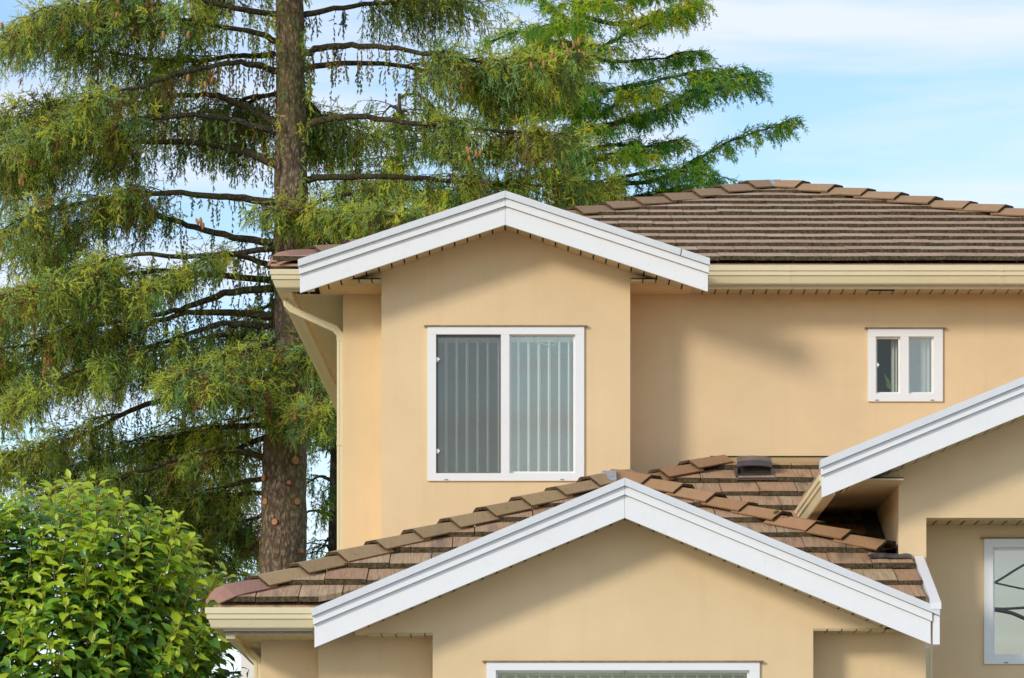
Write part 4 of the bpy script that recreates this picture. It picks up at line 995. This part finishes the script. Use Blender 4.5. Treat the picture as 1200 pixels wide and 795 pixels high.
def shoot(o, d, L, n, young):
    d = d.normalized(); side = d.cross(Vector((0, 0, 1)));  side = side.normalized() if side.length > 1e-3 else Vector((1, 0, 0)); up = side.cross(d)
    pts = [o + d * (L * k / 4) + Vector((0, 0, .04 * (k / 4) ** 2)) for k in range(5)]
    shoots.tube(pts, [.007, .0065, .006, .0045, .003], 4)
    for i in range(n):
        f = .18 + .82 * i / (n - 1); p = o + d * (L * f) + Vector((0, 0, .04 * f * f)); ph = i * 2.4 + rr.uniform(-.4, .4)
        rad = side * math.cos(ph) + up * math.sin(ph); open_ = .95 - .32 * f * f
        x = (rad * open_ + d * (.22 + .30 * f) + Vector((0, 0, -.16 - .15 * (1 - young)))).normalized()
        nrm = (Vector((-.25, -.42, .85)) + d * .3 + Vector((rr.uniform(-.35, .35), rr.uniform(-.35, .1), 0)))
        y = nrm.cross(x).normalized(); z = x.cross(y); s_ = rr.uniform(.105, .185) * (1 - .35 * max(0, f - .75) / .25)
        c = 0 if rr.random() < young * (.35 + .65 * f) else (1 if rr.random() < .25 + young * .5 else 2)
        leaves.append((p + x * .02, x, y, z, s_, rr.randrange(3), c))
N_SH = 1080
for i in range(N_SH):
    u = rr.uniform(-.75, 1); th = rr.uniform(0, 2 * math.pi)
    if rr.random() < .55: th = rr.uniform(math.pi, 2 * math.pi)           # denser on the road side
    c = math.sqrt(1 - u * u); bump_ = 1 + .08 * math.sin(th * 3 + u * 5) + .06 * math.sin(th * 7 - u * 4) + rr.uniform(-.03, .06)
    k = rr.choice((.98, .95, .86, .74, .62)) * bump_
    nv = Vector((c * math.cos(th), c * math.sin(th), u)); ss = (abs(nv.x) ** 3 + abs(nv.y) ** 3 + abs(nv.z) ** 3) ** (-1 / 3); ss = 1 + (ss - 1) * .75; o = SC + Vector((nv.x * rx, nv.y * ry, nv.z * rz)) * (k * ss)
    d = (Vector((nv.x * .8, nv.y * .8, max(nv.z, -.1) * .7)) + Vector((rr.uniform(-.3, .3), rr.uniform(-.3, .3), .75))); L = rr.uniform(.22, .42)
    o = o - d.normalized() * L * .75
    young = max(0, min(1.1, (u + .4) * 1.15)) * (1 if k > .9 else .4) * rr.uniform(.5, 1.2)  # young share also puts the lit top and dark interior into colour
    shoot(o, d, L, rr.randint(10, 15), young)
shoots.build('shoots', SHOOT, SHRUB, fix=False)['kind'] = 'stuff'
def leaf_px(L): return px_of(L[0] + L[1] * (L[4] * .5))
cand = [i for i, L in enumerate(leaves) if -5 < leaf_px(L)[0] < 285 and leaf_px(L)[1] < 800]
cand.sort(key=lambda i: leaves[i][0].y - .0 - leaves[i][4] * 2 - .9 * max(0, leaves[i][0].z - SC.z) * .4)
single = set(cand[:300])
LM = [LEAFY, LEAFM, LEAFO]; leaf_me = {}
fv = {0: [], 1: [], 2: []}; rest = MB()
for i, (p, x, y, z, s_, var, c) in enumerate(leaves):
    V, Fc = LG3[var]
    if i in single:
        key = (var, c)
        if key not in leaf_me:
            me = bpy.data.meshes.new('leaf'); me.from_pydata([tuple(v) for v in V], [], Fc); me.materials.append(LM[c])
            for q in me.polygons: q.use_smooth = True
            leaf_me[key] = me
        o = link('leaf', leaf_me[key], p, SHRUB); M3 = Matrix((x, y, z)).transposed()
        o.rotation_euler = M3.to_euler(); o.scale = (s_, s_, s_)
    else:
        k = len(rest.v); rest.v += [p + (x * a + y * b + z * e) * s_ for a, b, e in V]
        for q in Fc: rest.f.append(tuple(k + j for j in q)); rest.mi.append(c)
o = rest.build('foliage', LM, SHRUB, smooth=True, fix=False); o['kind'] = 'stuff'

# ------------------------------------------------------------------ overhead cables across the street, seen only as reflections in the wing window
def mirror_pts(pts, Yg, Yo):
    Yv = 2 * Yg - Yo; return [Vector(((px - CX) * Yv / F, Yo, EYE + (CY - py) * Yv / F)) for px, py in pts]
for pts, r, lab in (([(1120, 700), (1163, 684), (1200, 662), (1260, 630)], .026, 'thin overhead cable rising to the right in the wing window reflection'),
                    ([(1120, 672), (1163, 682), (1200, 690), (1260, 700)], .020, 'thin overhead cable falling to the right in the wing window reflection'),
                    ([(1100, 712), (1163, 713), (1185, 713), (1260, 708)], .028, 'level overhead cable in the lower half of the wing window reflection'),
                    ([(1120, 708), (1163, 714), (1185, 718), (1200, 724), (1260, 748)], .04, 'thick overhead cable sagging right in the wing window reflection')):
    P = catmull([tuple(p) for p in mirror_pts(pts, WREC, -14)], 20); m_ = MB(); m_.tube([Vector(p) for p in P], [r] * 20, 8)
    o = m_.build('overhead_cable', CABLE); o['label'] = lab; o['category'] = 'cable'; o['group'] = 'cables reflected in the wing window'
print('tiles', n1, n2, n3, 'tris', n_sp, n_ce, n_b1, n_b2, n_b3, 'leaves', len(leaves))
